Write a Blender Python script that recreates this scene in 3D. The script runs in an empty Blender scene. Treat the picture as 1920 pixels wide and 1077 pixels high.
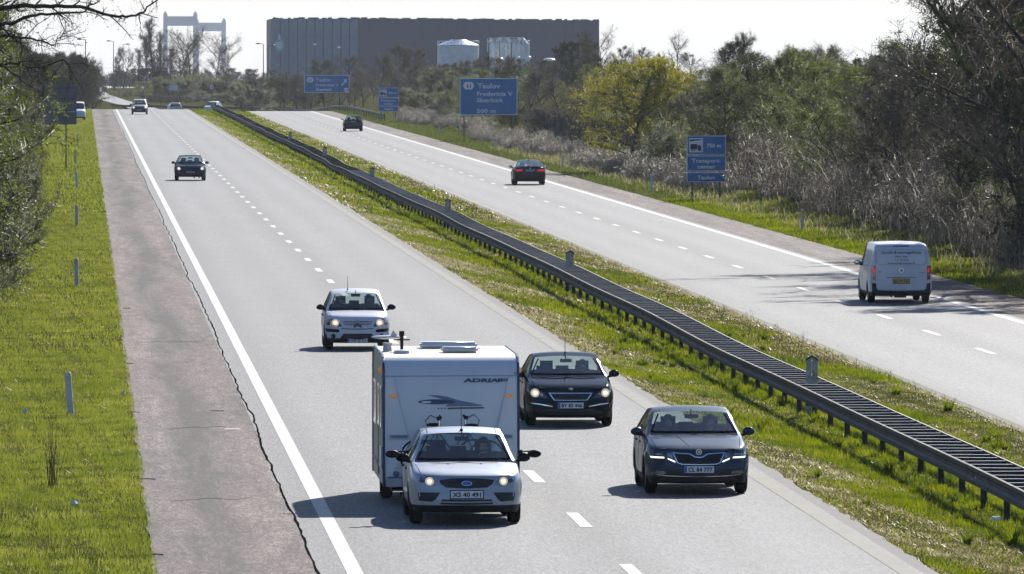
import bpy, bmesh, math, random
import numpy as np
from mathutils import Vector, Matrix
from mathutils.bvhtree import BVHTree
R = math.radians
rnd = random.Random(7)
SC = bpy.context.scene
COL = SC.collection

# ------------------------------------------------------------------ camera, world, sun
F = 17100.0          # focal length in pixels of a 1920 px wide frame
H0 = 7.8             # camera above the road under the bridge
VX, VY = 155.0, 140.0  # where the road direction / the true horizon fall in that frame
SL = 58.0 / F        # the motorway climbs gently away from the bridge
cam = bpy.data.cameras.new('camera'); camo = bpy.data.objects.new('camera', cam); COL.objects.link(camo)
cam.sensor_width = 36; cam.lens = F / 1920 * 36; cam.clip_start = 1; cam.clip_end = 20000
camo.location = (0, 0, H0)
camo.rotation_euler = (math.pi/2 - math.atan((538.5-VY)/F), 0, -math.atan((960-VX)/F))
SC.camera = camo
SUN_AZ, SUN_EL = 20.0, 30.0
w = bpy.data.worlds.new('World'); SC.world = w; w.use_nodes = True
nt = w.node_tree; bg = nt.nodes['Background']
sky = nt.nodes.new('ShaderNodeTexSky'); sky.sky_type = 'NISHITA'; sky.sun_disc = False
sky.sun_elevation = R(SUN_EL); sky.sun_rotation = R(SUN_AZ); sky.air_density = 1.0; sky.dust_density = .5; sky.ozone_density = 1.2
# hazy spring air: the clear sky above pales into an even white haze all round the horizon
tc = nt.nodes.new('ShaderNodeTexCoord'); sx = nt.nodes.new('ShaderNodeSeparateXYZ'); nt.links.new(tc.outputs['Generated'], sx.inputs[0])
mr = nt.nodes.new('ShaderNodeMapRange'); mr.interpolation_type = 'SMOOTHSTEP'; nt.links.new(sx.outputs[2], mr.inputs[0])
mr.inputs[1].default_value = -.02; mr.inputs[2].default_value = .075; mr.inputs[3].default_value = 1; mr.inputs[4].default_value = 0
tint = nt.nodes.new('ShaderNodeMix'); tint.data_type = 'RGBA'; tint.blend_type = 'MULTIPLY'; tint.inputs[0].default_value = 1; nt.links.new(sky.outputs[0], tint.inputs[6]); tint.inputs[7].default_value = (.82, .95, 1.20, 1)
mxs = nt.nodes.new('ShaderNodeMix'); mxs.data_type = 'RGBA'; nt.links.new(mr.outputs[0], mxs.inputs[0]); nt.links.new(tint.outputs[2], mxs.inputs[6]); mxs.inputs[7].default_value = (7.9, 8.05, 8.25, 1)
nt.links.new(mxs.outputs[2], bg.inputs[0]); bg.inputs[1].default_value = 0.065
sl = bpy.data.lights.new('sun', 'SUN'); sl.energy = 5.0; sl.angle = R(0.5); sl.color = (1, .955, .88)
so = bpy.data.objects.new('sun', sl); COL.objects.link(so)
sd = Vector((math.sin(R(SUN_AZ))*math.cos(R(SUN_EL)), math.cos(R(SUN_AZ))*math.cos(R(SUN_EL)), math.sin(R(SUN_EL))))
so.rotation_euler = sd.to_track_quat('Z', 'Y').to_euler(); so.location = (0, 0, 60)
SC.view_settings.view_transform = 'Standard'; SC.view_settings.look = 'None'
SC.view_settings.exposure = 0.74; SC.view_settings.gamma = 1
SC.render.engine = 'CYCLES'
SC.cycles.max_bounces = 6; SC.cycles.diffuse_bounces = 3; SC.cycles.glossy_bounces = 3
SC.cycles.transmission_bounces = 4; SC.cycles.transparent_max_bounces = 12; SC.cycles.volume_bounces = 1
SC.cycles.sample_clamp_indirect = 6

def lerp_list(pts, x):
    if x <= pts[0][0]: return pts[0][1]
    for (a, va), (b, vb) in zip(pts, pts[1:]):
        if x <= b: return va + (vb-va)*(x-a)/(b-a)
    return pts[-1][1]
def sstep(a, b, x):
    t = min(1, max(0, (x-a)/(b-a))); return t*t*(3-2*t)
CREST = 1085.0
DPROF = [(CREST, 0), (1140, -.6), (1200, -1.6), (1320, -1.9), (1365, -1.35), (1460, -1.42), (1650, -1.66), (1830, -1.83), (2020, -2.0)]
def base_z(Y):
    if Y <= 2020: return SL*Y + lerp_list(DPROF, Y)
    return lerp_list([(2020, SL*2020-2.0), (2600, 3.5), (5000, -10), (9900, -25)], Y)
def gz(X, Y):
    """height of the ground at X, Y"""
    z = base_z(Y)
    if X < 1.0: c = -.008 - .05*sstep(1.0, -1.0, X) + .22*max(0, min(14, -2.6-X))
    elif X < 12.6: c = -.05 + .04*sstep(1.5, .9, X) + .03*sstep(12.2, 12.6, X)
    elif X < 19.5: c = -.02 -.03*sstep(12.6, 13.6, X) + .03*sstep(18.6, 19.4, X) - .14*(1-abs(X-16)/3.5) - .19*sstep(12.6, 19.5, X) + .08*sstep(14.6, 15.6, X)*sstep(16.8, 15.6, X)
    elif X < 29.6: c = -.27
    else: c = -.25 + .02*sstep(29.6, 31, X) + .26*max(0, min(14, X-33.2))
    if Y > CREST: c *= max(0, 1-(Y-CREST)/400)
    return z + c
def PX(px, Y): return (px-VX)*Y/F
def PZ(py, Y): return H0 - (py-VY)*Y/F

# ------------------------------------------------------------------ materials
MATS = {}
def node_mat(name):
    m = bpy.data.materials.new(name); m.use_nodes = True
    t = m.node_tree; b = t.nodes['Principled BSDF']; return m, t, b
def ramp(t, stops):
    r = t.nodes.new('ShaderNodeValToRGB'); e = r.color_ramp.elements
    e[0].position, e[0].color = stops[0][0], (*stops[0][1], 1)
    e[1].position, e[1].color = stops[-1][0], (*stops[-1][1], 1)
    for p, c in stops[1:-1]:
        n = e.new(p); n.color = (*c, 1)
    return r
def noise(t, scale, detail=3, rough=.55, vec=None, dist=0):
    n = t.nodes.new('ShaderNodeTexNoise'); n.inputs['Scale'].default_value = scale
    n.inputs['Detail'].default_value = detail; n.inputs['Roughness'].default_value = rough
    n.inputs['Distortion'].default_value = dist
    if vec: t.links.new(vec, n.inputs['Vector'])
    return n
def geo_pos(t, sc=(1, 1, 1)):
    g = t.nodes.new('ShaderNodeNewGeometry'); mp = t.nodes.new('ShaderNodeMapping')
    mp.inputs['Scale'].default_value = sc; t.links.new(g.outputs['Position'], mp.inputs['Vector']); return mp.outputs[0]
def mathn(t, op, a, b=None, clamp=False):
    n = t.nodes.new('ShaderNodeMath'); n.operation = op; n.use_clamp = clamp
    for i, v in enumerate((a, b)):
        if v is None: continue
        if isinstance(v, (int, float)): n.inputs[i].default_value = v
        else: t.links.new(v, n.inputs[i])
    return n.outputs[0]
def mixc(t, fac, a, b, mode='MIX'):
    n = t.nodes.new('ShaderNodeMix'); n.data_type = 'RGBA'; n.blend_type = mode
    for k, v in ((0, fac), (6, a), (7, b)):
        if isinstance(v, (int, float)): n.inputs[k].default_value = v
        elif isinstance(v, tuple): n.inputs[k].default_value = (*v, 1)
        else: t.links.new(v, n.inputs[k])
    return n.outputs[2]
def pm(name, col, rough=.5, metal=0., var=.12, scale=6., bump=0., coat=0., spec=.5, emit=None, estr=0.):
    """plain procedural material: base colour broken up by noise, noise also moves the roughness"""
    if name in MATS: return MATS[name]
    m, t, b = node_mat(name)
    n = noise(t, scale, 4, .6, geo_pos(t) if False else None)
    tc = t.nodes.new('ShaderNodeTexCoord'); t.links.new(tc.outputs['Object'], n.inputs['Vector'])
    lo = tuple(max(0, c*(1-var)) for c in col); hi = tuple(min(1, c*(1+var)) for c in col)
    r = ramp(t, [(.3, lo), (.7, hi)]); t.links.new(n.outputs['Fac'], r.inputs[0]); t.links.new(r.outputs[0], b.inputs['Base Color'])
    b.inputs['Metallic'].default_value = metal; b.inputs['Coat Weight'].default_value = coat; b.inputs['Coat Roughness'].default_value = .06
    b.inputs['Specular IOR Level'].default_value = spec
    rr = mathn(t, 'MULTIPLY_ADD', n.outputs['Fac'], .25*rough); t.nodes[-1].inputs[2].default_value = rough*.87
    t.links.new(rr, b.inputs['Roughness'])
    if bump:
        bp = t.nodes.new('ShaderNodeBump'); bp.inputs['Strength'].default_value = bump; bp.inputs['Distance'].default_value = .02
        n2 = noise(t, scale*6, 3); t.links.new(tc.outputs['Object'], n2.inputs['Vector'])
        t.links.new(n2.outputs['Fac'], bp.inputs['Height']); t.links.new(bp.outputs[0], b.inputs['Normal'])
    if emit: b.inputs['Emission Color'].default_value = (*emit, 1); b.inputs['Emission Strength'].default_value = estr
    MATS[name] = m; return m

def asphalt(name, c0, c1, speck, xoff, red=0., rough=.62, streak=1.):
    m, t, b = node_mat(name)
    p = geo_pos(t); 
    big = noise(t, 1, 4, .6, geo_pos(t, (.35, .035, 1)))
    mid = noise(t, 1, 4, .7, geo_pos(t, (1.6, .35, 1)))
    fine = noise(t, 1, 2, .8, geo_pos(t, (26, 2.6, 1)))
    fine2 = noise(t, 1, 2, .8, geo_pos(t, (70, 7, 1)))
    r = ramp(t, [(.28, c0), (.72, c1)]); 
    f = mathn(t, 'ADD', mathn(t, 'MULTIPLY', big.outputs['Fac'], .5), mathn(t, 'MULTIPLY', mid.outputs['Fac'], .5))
    t.links.new(f, r.inputs[0])
    s = mathn(t, 'ADD', mathn(t, 'MULTIPLY', fine.outputs['Fac'], .5), mathn(t, 'MULTIPLY', fine2.outputs['Fac'], .5))
    sp = ramp(t, [(.36, (1-speck,)*3), (.5, (1, 1, 1)), (.64, (1+speck*1.3,)*3)]); t.links.new(s, sp.inputs[0])
    c = mixc(t, 1., r.outputs[0], sp.outputs[0], 'MULTIPLY')
    # worn wheel tracks and the oil line in the middle of every lane, along X
    sx = t.nodes.new('ShaderNodeSeparateXYZ'); t.links.new(p, sx.inputs[0])
    ph = mathn(t, 'MULTIPLY', mathn(t, 'SUBTRACT', sx.outputs[0], xoff), 2*math.pi/4.05)
    wv = mathn(t, 'COSINE', ph)
    wt = mathn(t, 'MULTIPLY', mathn(t, 'COSINE', mathn(t, 'MULTIPLY', ph, 2)), -.5)
    k = mathn(t, 'MULTIPLY', mathn(t, 'ADD', mathn(t, 'MULTIPLY', wv, .5), wt), .17*streak)
    k2 = mathn(t, 'MULTIPLY', k, mathn(t, 'ADD', mid.outputs['Fac'], .5))
    g = mathn(t, 'ADD', k2, 1.0)
    cm = t.nodes.new('ShaderNodeCombineXYZ'); 
    for i in range(3): t.links.new(g, cm.inputs[i])
    c = mixc(t, 1., c, cm.outputs[0], 'MULTIPLY')
    t.links.new(c, b.inputs['Base Color'])
    b.inputs['Roughness'].default_value = rough; b.inputs['Specular IOR Level'].default_value = .12
    bp = t.nodes.new('ShaderNodeBump'); bp.inputs['Strength'].default_value = .2; bp.inputs['Distance'].default_value = .01
    t.links.new(s, bp.inputs['Height']); t.links.new(bp.outputs[0], b.inputs['Normal'])
    return m

def foliage(name, cols, trans=.45, scale=.8, rough=.5):
    """leaf or blade material, its colour drifting over the place; lets light through"""
    m = bpy.data.materials.new(name); m.use_nodes = True; t = m.node_tree
    for n in list(t.nodes): t.nodes.remove(n)
    o = t.nodes.new('ShaderNodeOutputMaterial')
    g = t.nodes.new('ShaderNodeNewGeometry')
    n = noise(t, scale, 4, .65, g.outputs['Position'])
    n2 = noise(t, scale*11, 2, .6, g.outputs['Position'])
    f = mathn(t, 'ADD', mathn(t, 'MULTIPLY', n.outputs['Fac'], .65), mathn(t, 'MULTIPLY', n2.outputs['Fac'], .35))
    r = ramp(t, [(.3 + .4*i/(len(cols)-1), c) for i, c in enumerate(cols)]); t.links.new(f, r.inputs[0])
    d = t.nodes.new('ShaderNodeBsdfPrincipled'); d.inputs['Roughness'].default_value = rough; d.inputs['Specular IOR Level'].default_value = .35
    tr = t.nodes.new('ShaderNodeBsdfTranslucent')
    t.links.new(r.outputs[0], d.inputs['Base Color'])
    hs = t.nodes.new('ShaderNodeHueSaturation'); hs.inputs['Saturation'].default_value = 1.1; hs.inputs['Value'].default_value = 1.25
    t.links.new(r.outputs[0], hs.inputs['Color']); t.links.new(hs.outputs[0], tr.inputs['Color'])
    mx = t.nodes.new('ShaderNodeMixShader'); mx.inputs[0].default_value = trans
    t.links.new(d.outputs[0], mx.inputs[1]); t.links.new(tr.outputs[0], mx.inputs[2]); t.links.new(mx.outputs[0], o.inputs[0])
    return m

def glass(name, tint, base=.06):
    m = bpy.data.materials.new(name); m.use_nodes = True; t = m.node_tree
    for n in list(t.nodes): t.nodes.remove(n)
    o = t.nodes.new('ShaderNodeOutputMaterial'); tr = t.nodes.new('ShaderNodeBsdfTransparent'); tr.inputs[0].default_value = (*tint, 1)
    gl = t.nodes.new('ShaderNodeBsdfGlossy'); gl.inputs['Roughness'].default_value = .03
    lw = t.nodes.new('ShaderNodeLayerWeight'); lw.inputs[0].default_value = .5; fr = mathn(t, 'MULTIPLY_ADD', mathn(t, 'POWER', lw.outputs['Facing'], 4.), .8); t.nodes[-1].inputs[2].default_value = .045
    n = noise(t, 3, 3); f = mathn(t, 'ADD', fr, mathn(t, 'MULTIPLY', n.outputs['Fac'], base))
    di = t.nodes.new('ShaderNodeBsdfDiffuse'); di.inputs[0].default_value = (.25, .32, .36, 1)
    m1 = t.nodes.new('ShaderNodeMixShader'); m1.inputs[0].default_value = .015
    t.links.new(tr.outputs[0], m1.inputs[1]); t.links.new(di.outputs[0], m1.inputs[2])
    mx = t.nodes.new('ShaderNodeMixShader'); t.links.new(f, mx.inputs[0]); t.links.new(m1.outputs[0], mx.inputs[1]); t.links.new(gl.outputs[0], mx.inputs[2])
    t.links.new(mx.outputs[0], o.inputs[0]); return m

BLACK = pm('black_plastic', (.012, .012, .014), .6, spec=.12)
SEAL = pm('rubber_seal', (.008, .008, .009), .9, spec=0)
RUBBER = pm('tyre_rubber', (.012, .012, .012), .9, spec=.05)
RIM = pm('alloy', (.35, .36, .38), .35, .8)
CHROME = pm('chrome', (.75, .76, .78), .12, 1.)
SEATM = pm('seat_cloth', (.02, .021, .025), .9)
GLASS = glass('window_glass', (.74, .84, .83), .03)
DGLASS = glass('tinted_glass', (.16, .2, .2))
LAMPG = pm('lamp_lens', (.26, .28, .30), .12, .5, var=.8, scale=22, coat=1)
LAMPD = pm('lamp_housing_dark', (.05, .055, .065), .15, .4, coat=1)
LIT = pm('lit_bulb', (.9, .85, .75), .3, emit=(1, .80, .50), estr=.62)
DRL = pm('daylight_strip', (.9, .9, .9), .3, emit=(1, .97, .9), estr=1.0)
REDL = pm('red_lens', (.30, .008, .01), .2, coat=1)
BRK = pm('lit_red_lens', (.5, .01, .01), .25, emit=(1, .02, .02), estr=.25)
AMBER = pm('amber_lens', (.5, .16, .03), .25, emit=(1, .45, .12), estr=.12)
PLATE = pm('plate_white', (.66, .68, .70), .4, var=.05)
PLATEY = pm('plate_yellow', (.55, .30, .02), .4)
INK = pm('plate_ink', (.02, .022, .03), .5)
EUBLUE = pm('plate_blue', (.03, .10, .42), .4)
SKIN = pm('skin', (.42, .26, .2), .55); HAIRM = pm('hair_dark', (.03, .02, .015), .7); CLOTH = pm('dark_clothes', (.03, .035, .05), .9)
GALV = pm('weathered_steel', (.048, .043, .042), .7, .1, spec=.25, var=.35, scale=3, bump=.2)
GALVL = pm('galvanised_steel', (.075, .077, .085), .7, .1, spec=.25, var=.25, scale=3)

# ------------------------------------------------------------------ objects
class MB:
    def __init__(s): s.v = []; s.f = []
    def add(s, vs, fs):
        n = len(s.v); s.v += [tuple(v) for v in vs]; s.f += [tuple(i+n for i in f) for f in fs]; return s
    def box(s, c, d, rz=0, rx=0, ry=0):
        M = Matrix.Rotation(rz, 3, 'Z') @ Matrix.Rotation(ry, 3, 'Y') @ Matrix.Rotation(rx, 3, 'X')
        vs = [Vector(c) + M @ Vector((x*d[0]/2, y*d[1]/2, z*d[2]/2)) for x in (-1, 1) for y in (-1, 1) for z in (-1, 1)]
        return s.add(vs, [(0, 1, 3, 2), (4, 6, 7, 5), (0, 4, 5, 1), (2, 3, 7, 6), (0, 2, 6, 4), (1, 5, 7, 3)])
    def tube(s, pts, r, n=6, r2=None, cap=True):
        pts = [Vector(p) for p in pts]; rings = []
        for i, p in enumerate(pts):
            d = (pts[min(i+1, len(pts)-1)] - pts[max(i-1, 0)]).normalized()
            a = d.cross(Vector((0, 0, 1))) if abs(d.z) < .9 else d.cross(Vector((1, 0, 0))); a.normalize(); b = d.cross(a)
            rr = r if r2 is None else r + (r2-r)*i/(len(pts)-1)
            rings.append([p + (a*math.cos(2*math.pi*k/n) + b*math.sin(2*math.pi*k/n))*rr for k in range(n)])
        vs = [v for q in rings for v in q]; fs = []
        for i in range(len(pts)-1):
            for k in range(n): fs.append((i*n+k, i*n+(k+1) % n, (i+1)*n+(k+1) % n, (i+1)*n+k))
        if cap: fs += [tuple(range(n))[::-1], tuple(range((len(pts)-1)*n, len(pts)*n))]
        return s.add(vs, fs)
    def ell(s, c, d, n=12, m=8, tap=0):
        vs = []; fs = []
        for j in range(m+1):
            ph = math.pi*j/m
            for i in range(n):
                th = 2*math.pi*i/n; z = math.cos(ph); k = 1+tap*z
                vs.append((c[0]+d[0]*k*math.sin(ph)*math.cos(th), c[1]+d[1]*k*math.sin(ph)*math.sin(th), c[2]+d[2]*z))
        for j in range(m):
            for i in range(n): fs.append((j*n+i, (j+1)*n+i, (j+1)*n+(i+1) % n, j*n+(i+1) % n))
        return s.add(vs, fs)
    def lathe(s, prof, c=(0, 0, 0), axis='X', n=24):
        vs = []; fs = []; m = len(prof)
        for i in range(n):
            th = 2*math.pi*i/n
            for (a, r) in prof:
                u, v = r*math.cos(th), r*math.sin(th)
                q = (a, u, v) if axis == 'X' else ((u, v, a) if axis == 'Z' else (u, a, v))
                vs.append((c[0]+q[0], c[1]+q[1], c[2]+q[2]))
        for i in range(n):
            for j in range(m-1): fs.append((i*m+j, i*m+j+1, ((i+1) % n)*m+j+1, ((i+1) % n)*m+j))
        return s.add(vs, fs)
    def prism(s, poly, y0, y1):
        """outline of (x, z) points given depth along y"""
        n = len(poly); vs = [(x, y0, z) for x, z in poly] + [(x, y1, z) for x, z in poly]
        fs = [tuple(range(n)), tuple(range(n, 2*n))[::-1]] + [(i, i+n, (i+1) % n+n, (i+1) % n) for i in range(n)]
        return s.add(vs, fs)
    def mesh(s, name, mat, smooth=False, normals=True):
        me = bpy.data.meshes.new(name); me.from_pydata(s.v, [], s.f)
        if normals and len(s.f) < 60000:
            bm = bmesh.new(); bm.from_mesh(me); bmesh.ops.recalc_face_normals(bm, faces=bm.faces); bm.to_mesh(me); bm.free()
        for m in (mat if isinstance(mat, (list, tuple)) else [mat]): me.materials.append(m)
        if smooth: me.shade_smooth()
        return me
    def build(s, name, mat, parent=None, smooth=False, bevel=0):
        me = s.mesh(name, mat, smooth)
        if bevel:
            bm = bmesh.new(); bm.from_mesh(me)
            bmesh.ops.bevel(bm, geom=list(bm.edges), offset=bevel, segments=2, affect='EDGES', clamp_overlap=True)
            bm.to_mesh(me); bm.free(); me.shade_smooth()
        return obj(name, me, parent)
def obj(name, me, parent=None, loc=None, rz=None, sc=None):
    o = bpy.data.objects.new(name, me); COL.objects.link(o)
    if parent: o.parent = parent
    if loc is not None: o.location = loc
    if rz is not None: o.rotation_euler = (0, 0, rz)
    if sc is not None: o.scale = sc if isinstance(sc, (tuple, list)) else (sc, sc, sc)
    return o
def tag(o, label=None, cat=None, group=None, kind=None):
    if label: o['label'] = label
    if cat: o['category'] = cat
    if group: o['group'] = group
    if kind: o['kind'] = kind
    return o
def empty(name, loc, rz=0):
    o = bpy.data.objects.new(name, None); COL.objects.link(o); o.location = loc; o.rotation_euler = (0, 0, rz); o.empty_display_size = .2; return o
KIDS = {}
def copy_tree(o, parent=None):
    c = o.copy(); COL.objects.link(c); c.parent = parent
    for ch in o.children: copy_tree(ch, c)
    return c

def text_mesh(s, h, width=None, bold=.0, shear=0):
    """lettering as a flat mesh in the XZ plane, lower left at the origin, h tall"""
    cu = bpy.data.curves.new('lettering', 'FONT'); cu.body = s; cu.size = 1; cu.offset = bold; cu.shear = shear; cu.resolution_u = 2; cu.fill_mode = 'BOTH'
    o = bpy.data.objects.new('lettering', cu); COL.objects.link(o)
    dg = bpy.context.evaluated_depsgraph_get(); me = bpy.data.meshes.new_from_object(o.evaluated_get(dg))
    bpy.data.objects.remove(o); bpy.data.curves.remove(cu)
    v = np.array([p.co[:] for p in me.vertices]); capH = .73
    x0, x1 = v[:, 0].min(), v[:, 0].max()
    kz = h/capH; kx = kz if width is None else width/(x1-x0)
    for p in me.vertices: p.co = ((p.co.x-x0)*kx, 0, p.co.y*kz)
    # face towards -Y
    bm = bmesh.new(); bm.from_mesh(me)
    for f in bm.faces:
        f.normal_update()
        if f.normal.y > 0: f.normal_flip()
    bm.to_mesh(me); bm.free()
    me['w'] = (x1-x0)*kx
    return me
def lettering(s, x, y, z, h, mat, parent, width=None, center=False, bold=.02, shear=0, rear=False, name='lettering'):
    me = text_mesh(s, h, width, bold, shear); me.materials.append(mat); wdt = me['w']
    o = obj(name, me, parent)
    if rear:
        o.rotation_euler = (0, 0, math.pi); o.location = (x + (wdt/2 if center else 0), y, z)
    else: o.location = (x - (wdt/2 if center else 0), y, z)
    return o

# ------------------------------------------------------------------ ground, roads, markings
def soil_mat():
    m, t, b = node_mat('meadow_soil')
    n = noise(t, 1, 5, .7, geo_pos(t, (.5, .12, .5))); n2 = noise(t, 1, 3, .7, geo_pos(t, (6, 1.6, 6)))
    f = mathn(t, 'ADD', mathn(t, 'MULTIPLY', n.outputs['Fac'], .55), mathn(t, 'MULTIPLY', n2.outputs['Fac'], .45))
    r = ramp(t, [(.3, (.026, .030, .008)), (.48, (.055, .06, .016)), (.58, (.085, .072, .032)), (.72, (.05, .05, .018))])
    t.links.new(f, r.inputs[0]); t.links.new(r.outputs[0], b.inputs['Base Color']); b.inputs['Roughness'].default_value = .95
    b.inputs['Specular IOR Level'].default_value = 0
    return m
def yrows(a, b):
    ys = [a]; 
    while ys[-1] < b: ys.append(min(b, ys[-1] + (6 if ys[-1] < 1000 else 10 if ys[-1] < 2100 else 200)))
    return ys
YR = yrows(-100, 9900)
XR = [-1500, -300, -60, -16.6, -12, -8, -5, -3.6, -2.6, -1.6, -.6, .2, 1.0, 1.4, 12.2, 12.6, 13.5, 14.6, 15.1, 15.6, 16.2, 16.8, 18, 19.2, 19.5, 19.9, 29.3, 29.6, 30.3, 31, 32, 33.2, 36, 40, 47.2, 60, 120, 500, 2900]
vs = [(x, y, gz(x, y)) for y in YR for x in XR]; nx = len(XR)
fs = [(j*nx+i, j*nx+i+1, (j+1)*nx+i+1, (j+1)*nx+i) for j in range(len(YR)-1) for i in range(nx-1)]
mb = MB(); mb.v = vs; mb.f = fs
GROUND = mb.build('ground', soil_mat(), smooth=True); tag(GROUND, kind='structure')

YROAD = [y for y in yrows(-90, 1240)]
def rz(Y, right=False): return base_z(Y) - (.22 if right else 0)
def strip(name, x0, x1, ys, z, mat, parent=None, jit0=0, jit1=0, seed=1, right=False, kind=True, thick=.0):
    rr = random.Random(seed); v = []; f = []
    for y in ys:
        a = x0 + (rr.uniform(-jit0, jit0) if jit0 else 0); b = x1 + (rr.uniform(-jit1, jit1) if jit1 else 0)
        v += [(a, y, rz(y, right)+z), (b, y, rz(y, right)+z)]
    f = [(2*i, 2*i+1, 2*i+3, 2*i+2) for i in range(len(ys)-1)]
    m = MB(); m.v = v; m.f = f; o = m.build(name, mat, parent)
    if kind and not parent: tag(o, kind='structure')
    return o
ASPH = asphalt('road_asphalt', (.128, .127, .127), (.166, .166, .168), .5, 6.05, rough=.7)
ASPH2 = asphalt('road_asphalt_far_side', (.140, .139, .139), (.168, .167, .167), .5, 21.7, rough=.7)
def shoulder_mat():
    m, t, b = node_mat('worn_shoulder_asphalt')
    big = noise(t, 1, 5, .7, geo_pos(t, (1.0, .045, 1)), .6); mid = noise(t, 1, 4, .75, geo_pos(t, (3.5, .45, 1)))
    fine = noise(t, 1, 2, .8, geo_pos(t, (20, 2.4, 1))); fine2 = noise(t, 1, 2, .8, geo_pos(t, (55, 7, 1)))
    f = mathn(t, 'ADD', mathn(t, 'MULTIPLY', big.outputs['Fac'], .55), mathn(t, 'MULTIPLY', mid.outputs['Fac'], .45))
    sx = t.nodes.new('ShaderNodeSeparateXYZ'); t.links.new(geo_pos(t), sx.inputs[0]); wob = noise(t, 1, 2, .5, geo_pos(t, (0, .022, 1)))
    # a long oily wheel stain wandering down the middle of the shoulder
    dxx = mathn(t, 'DIVIDE', mathn(t, 'SUBTRACT', mathn(t, 'ADD', sx.outputs[0], mathn(t, 'MULTIPLY', wob.outputs['Fac'], 1.3)), 2.85), .42)
    st = mathn(t, 'EXPONENT', mathn(t, 'MULTIPLY', mathn(t, 'MULTIPLY', dxx, dxx), -1.))
    f = mathn(t, 'SUBTRACT', f, mathn(t, 'MULTIPLY', st, mathn(t, 'MULTIPLY', mid.outputs['Fac'], .22)))
    r = ramp(t, [(.36, (.022, .018, .018)), (.45, (.070, .052, .047)), (.53, (.105, .082, .075)), (.62, (.165, .135, .122))]); t.links.new(f, r.inputs[0])
    s = mathn(t, 'ADD', mathn(t, 'MULTIPLY', fine.outputs['Fac'], .5), mathn(t, 'MULTIPLY', fine2.outputs['Fac'], .5))
    sp = ramp(t, [(.38, (.25, .25, .25)), (.5, (1, 1, 1)), (.61, (2.3, 2.2, 2.2))]); t.links.new(s, sp.inputs[0])
    c = mixc(t, 1., r.outputs[0], sp.outputs[0], 'MULTIPLY'); t.links.new(c, b.inputs['Base Color'])
    b.inputs['Roughness'].default_value = .8; b.inputs['Specular IOR Level'].default_value = .1
    bp = t.nodes.new('ShaderNodeBump'); bp.inputs['Strength'].default_value = .3; bp.inputs['Distance'].default_value = .012
    t.links.new(s, bp.inputs['Height']); t.links.new(bp.outputs[0], b.inputs['Normal']); return m
SHO = shoulder_mat()
def paint_mat():
    m, t, b = node_mat('road_paint')
    n = noise(t, 1, 5, .75, geo_pos(t, (9, 1.5, 1))); n2 = noise(t, 1, 3, .7, geo_pos(t, (1.5, .12, 1)))
    f = mathn(t, 'ADD', mathn(t, 'MULTIPLY', n.outputs['Fac'], .6), mathn(t, 'MULTIPLY', n2.outputs['Fac'], .4))
    r = ramp(t, [(.3, (.18, .17, .15)), (.45, (.30, .29, .26)), (.6, (.36, .35, .315))]); t.links.new(f, r.inputs[0]); t.links.new(r.outputs[0], b.inputs['Base Color'])
    b.inputs['Roughness'].default_value = .6; return m
PAINT = paint_mat()
WORN = pm('worn_edge_line', (.245, .232, .20), .8, spec=.1, var=.2, scale=.8)
SEAM = pm('tar_seam', (.014, .013, .013), .9, spec=0)
DUST = pm('gritty_edge', (.11, .10, .09), .9, var=.35, scale=3)

fine = []
y = -90.
while y < 1240: fine.append(y); y += (1.1 if 120 < y < 420 else 6)
road1 = strip('road', 3.47, 12.36, YROAD, .004, ASPH)
road2 = strip('road', 19.62, 27.35, YROAD, .004, ASPH2, right=True)
sh1 = strip('hard_shoulder', 1.03, 3.56, fine, .0, SHO, jit0=.035, seed=3)
sh2 = strip('hard_shoulder', 27.3, 29.5, fine, .0, SHO, jit1=.05, seed=4, right=True)
strip('dusty_margin', 12.3, 12.62, fine, .0, DUST, road1, jit1=.05, seed=5)
strip('dusty_margin', 19.36, 19.66, fine, .0, DUST, road2, jit0=.05, seed=6, right=True)
# the wandering tar joint between shoulder and lane
rr = random.Random(11); v = []; x = 3.5; k = 0; mbs = MB(); prev = None
for y in fine:
    x += rr.uniform(-.03, .03); x = max(3.45, min(3.58, x)); wd = rr.uniform(.010, .024)
    cur = ((x-wd, y, rz(y)+.008), (x+wd, y, rz(y)+.008))
    if prev: mbs.add([prev[0], prev[1], cur[1], cur[0]], [(0, 1, 2, 3)])
    prev = cur
mbs.build('tar_joint', SEAM, road1)
strip('edge_line', 3.88, 4.12, YROAD, .009, PAINT, road1)
strip('edge_line', 11.99, 12.27, YROAD, .009, WORN, road1)
strip('edge_line', 19.66, 19.90, YROAD, .009, WORN, road2, right=True)
strip('edge_line', 26.85, 27.12, YROAD, .009, PAINT, road2, right=True)
def dashes(xc, y0, y1, par, right, w=.2):
    L = 4.6
    m = MB().add([(-w/2, 0, 0), (w/2, 0, 0), (w/2, L, SL*L), (-w/2, L, SL*L)], [(0, 1, 2, 3)]).mesh('lane_dash', PAINT)
    y = y0
    while y < y1:
        obj('lane_dash', me := m, par, (xc, y, rz(y, right)+.010)); y += 15.0
y0 = 133400/(992-82.)
dashes(8.11, y0-15*2, 1080, road1, False)
yr = 137100/(572.5-82.)
dashes(23.5, yr-15*5, 1080, road2, True, .17)
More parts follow.
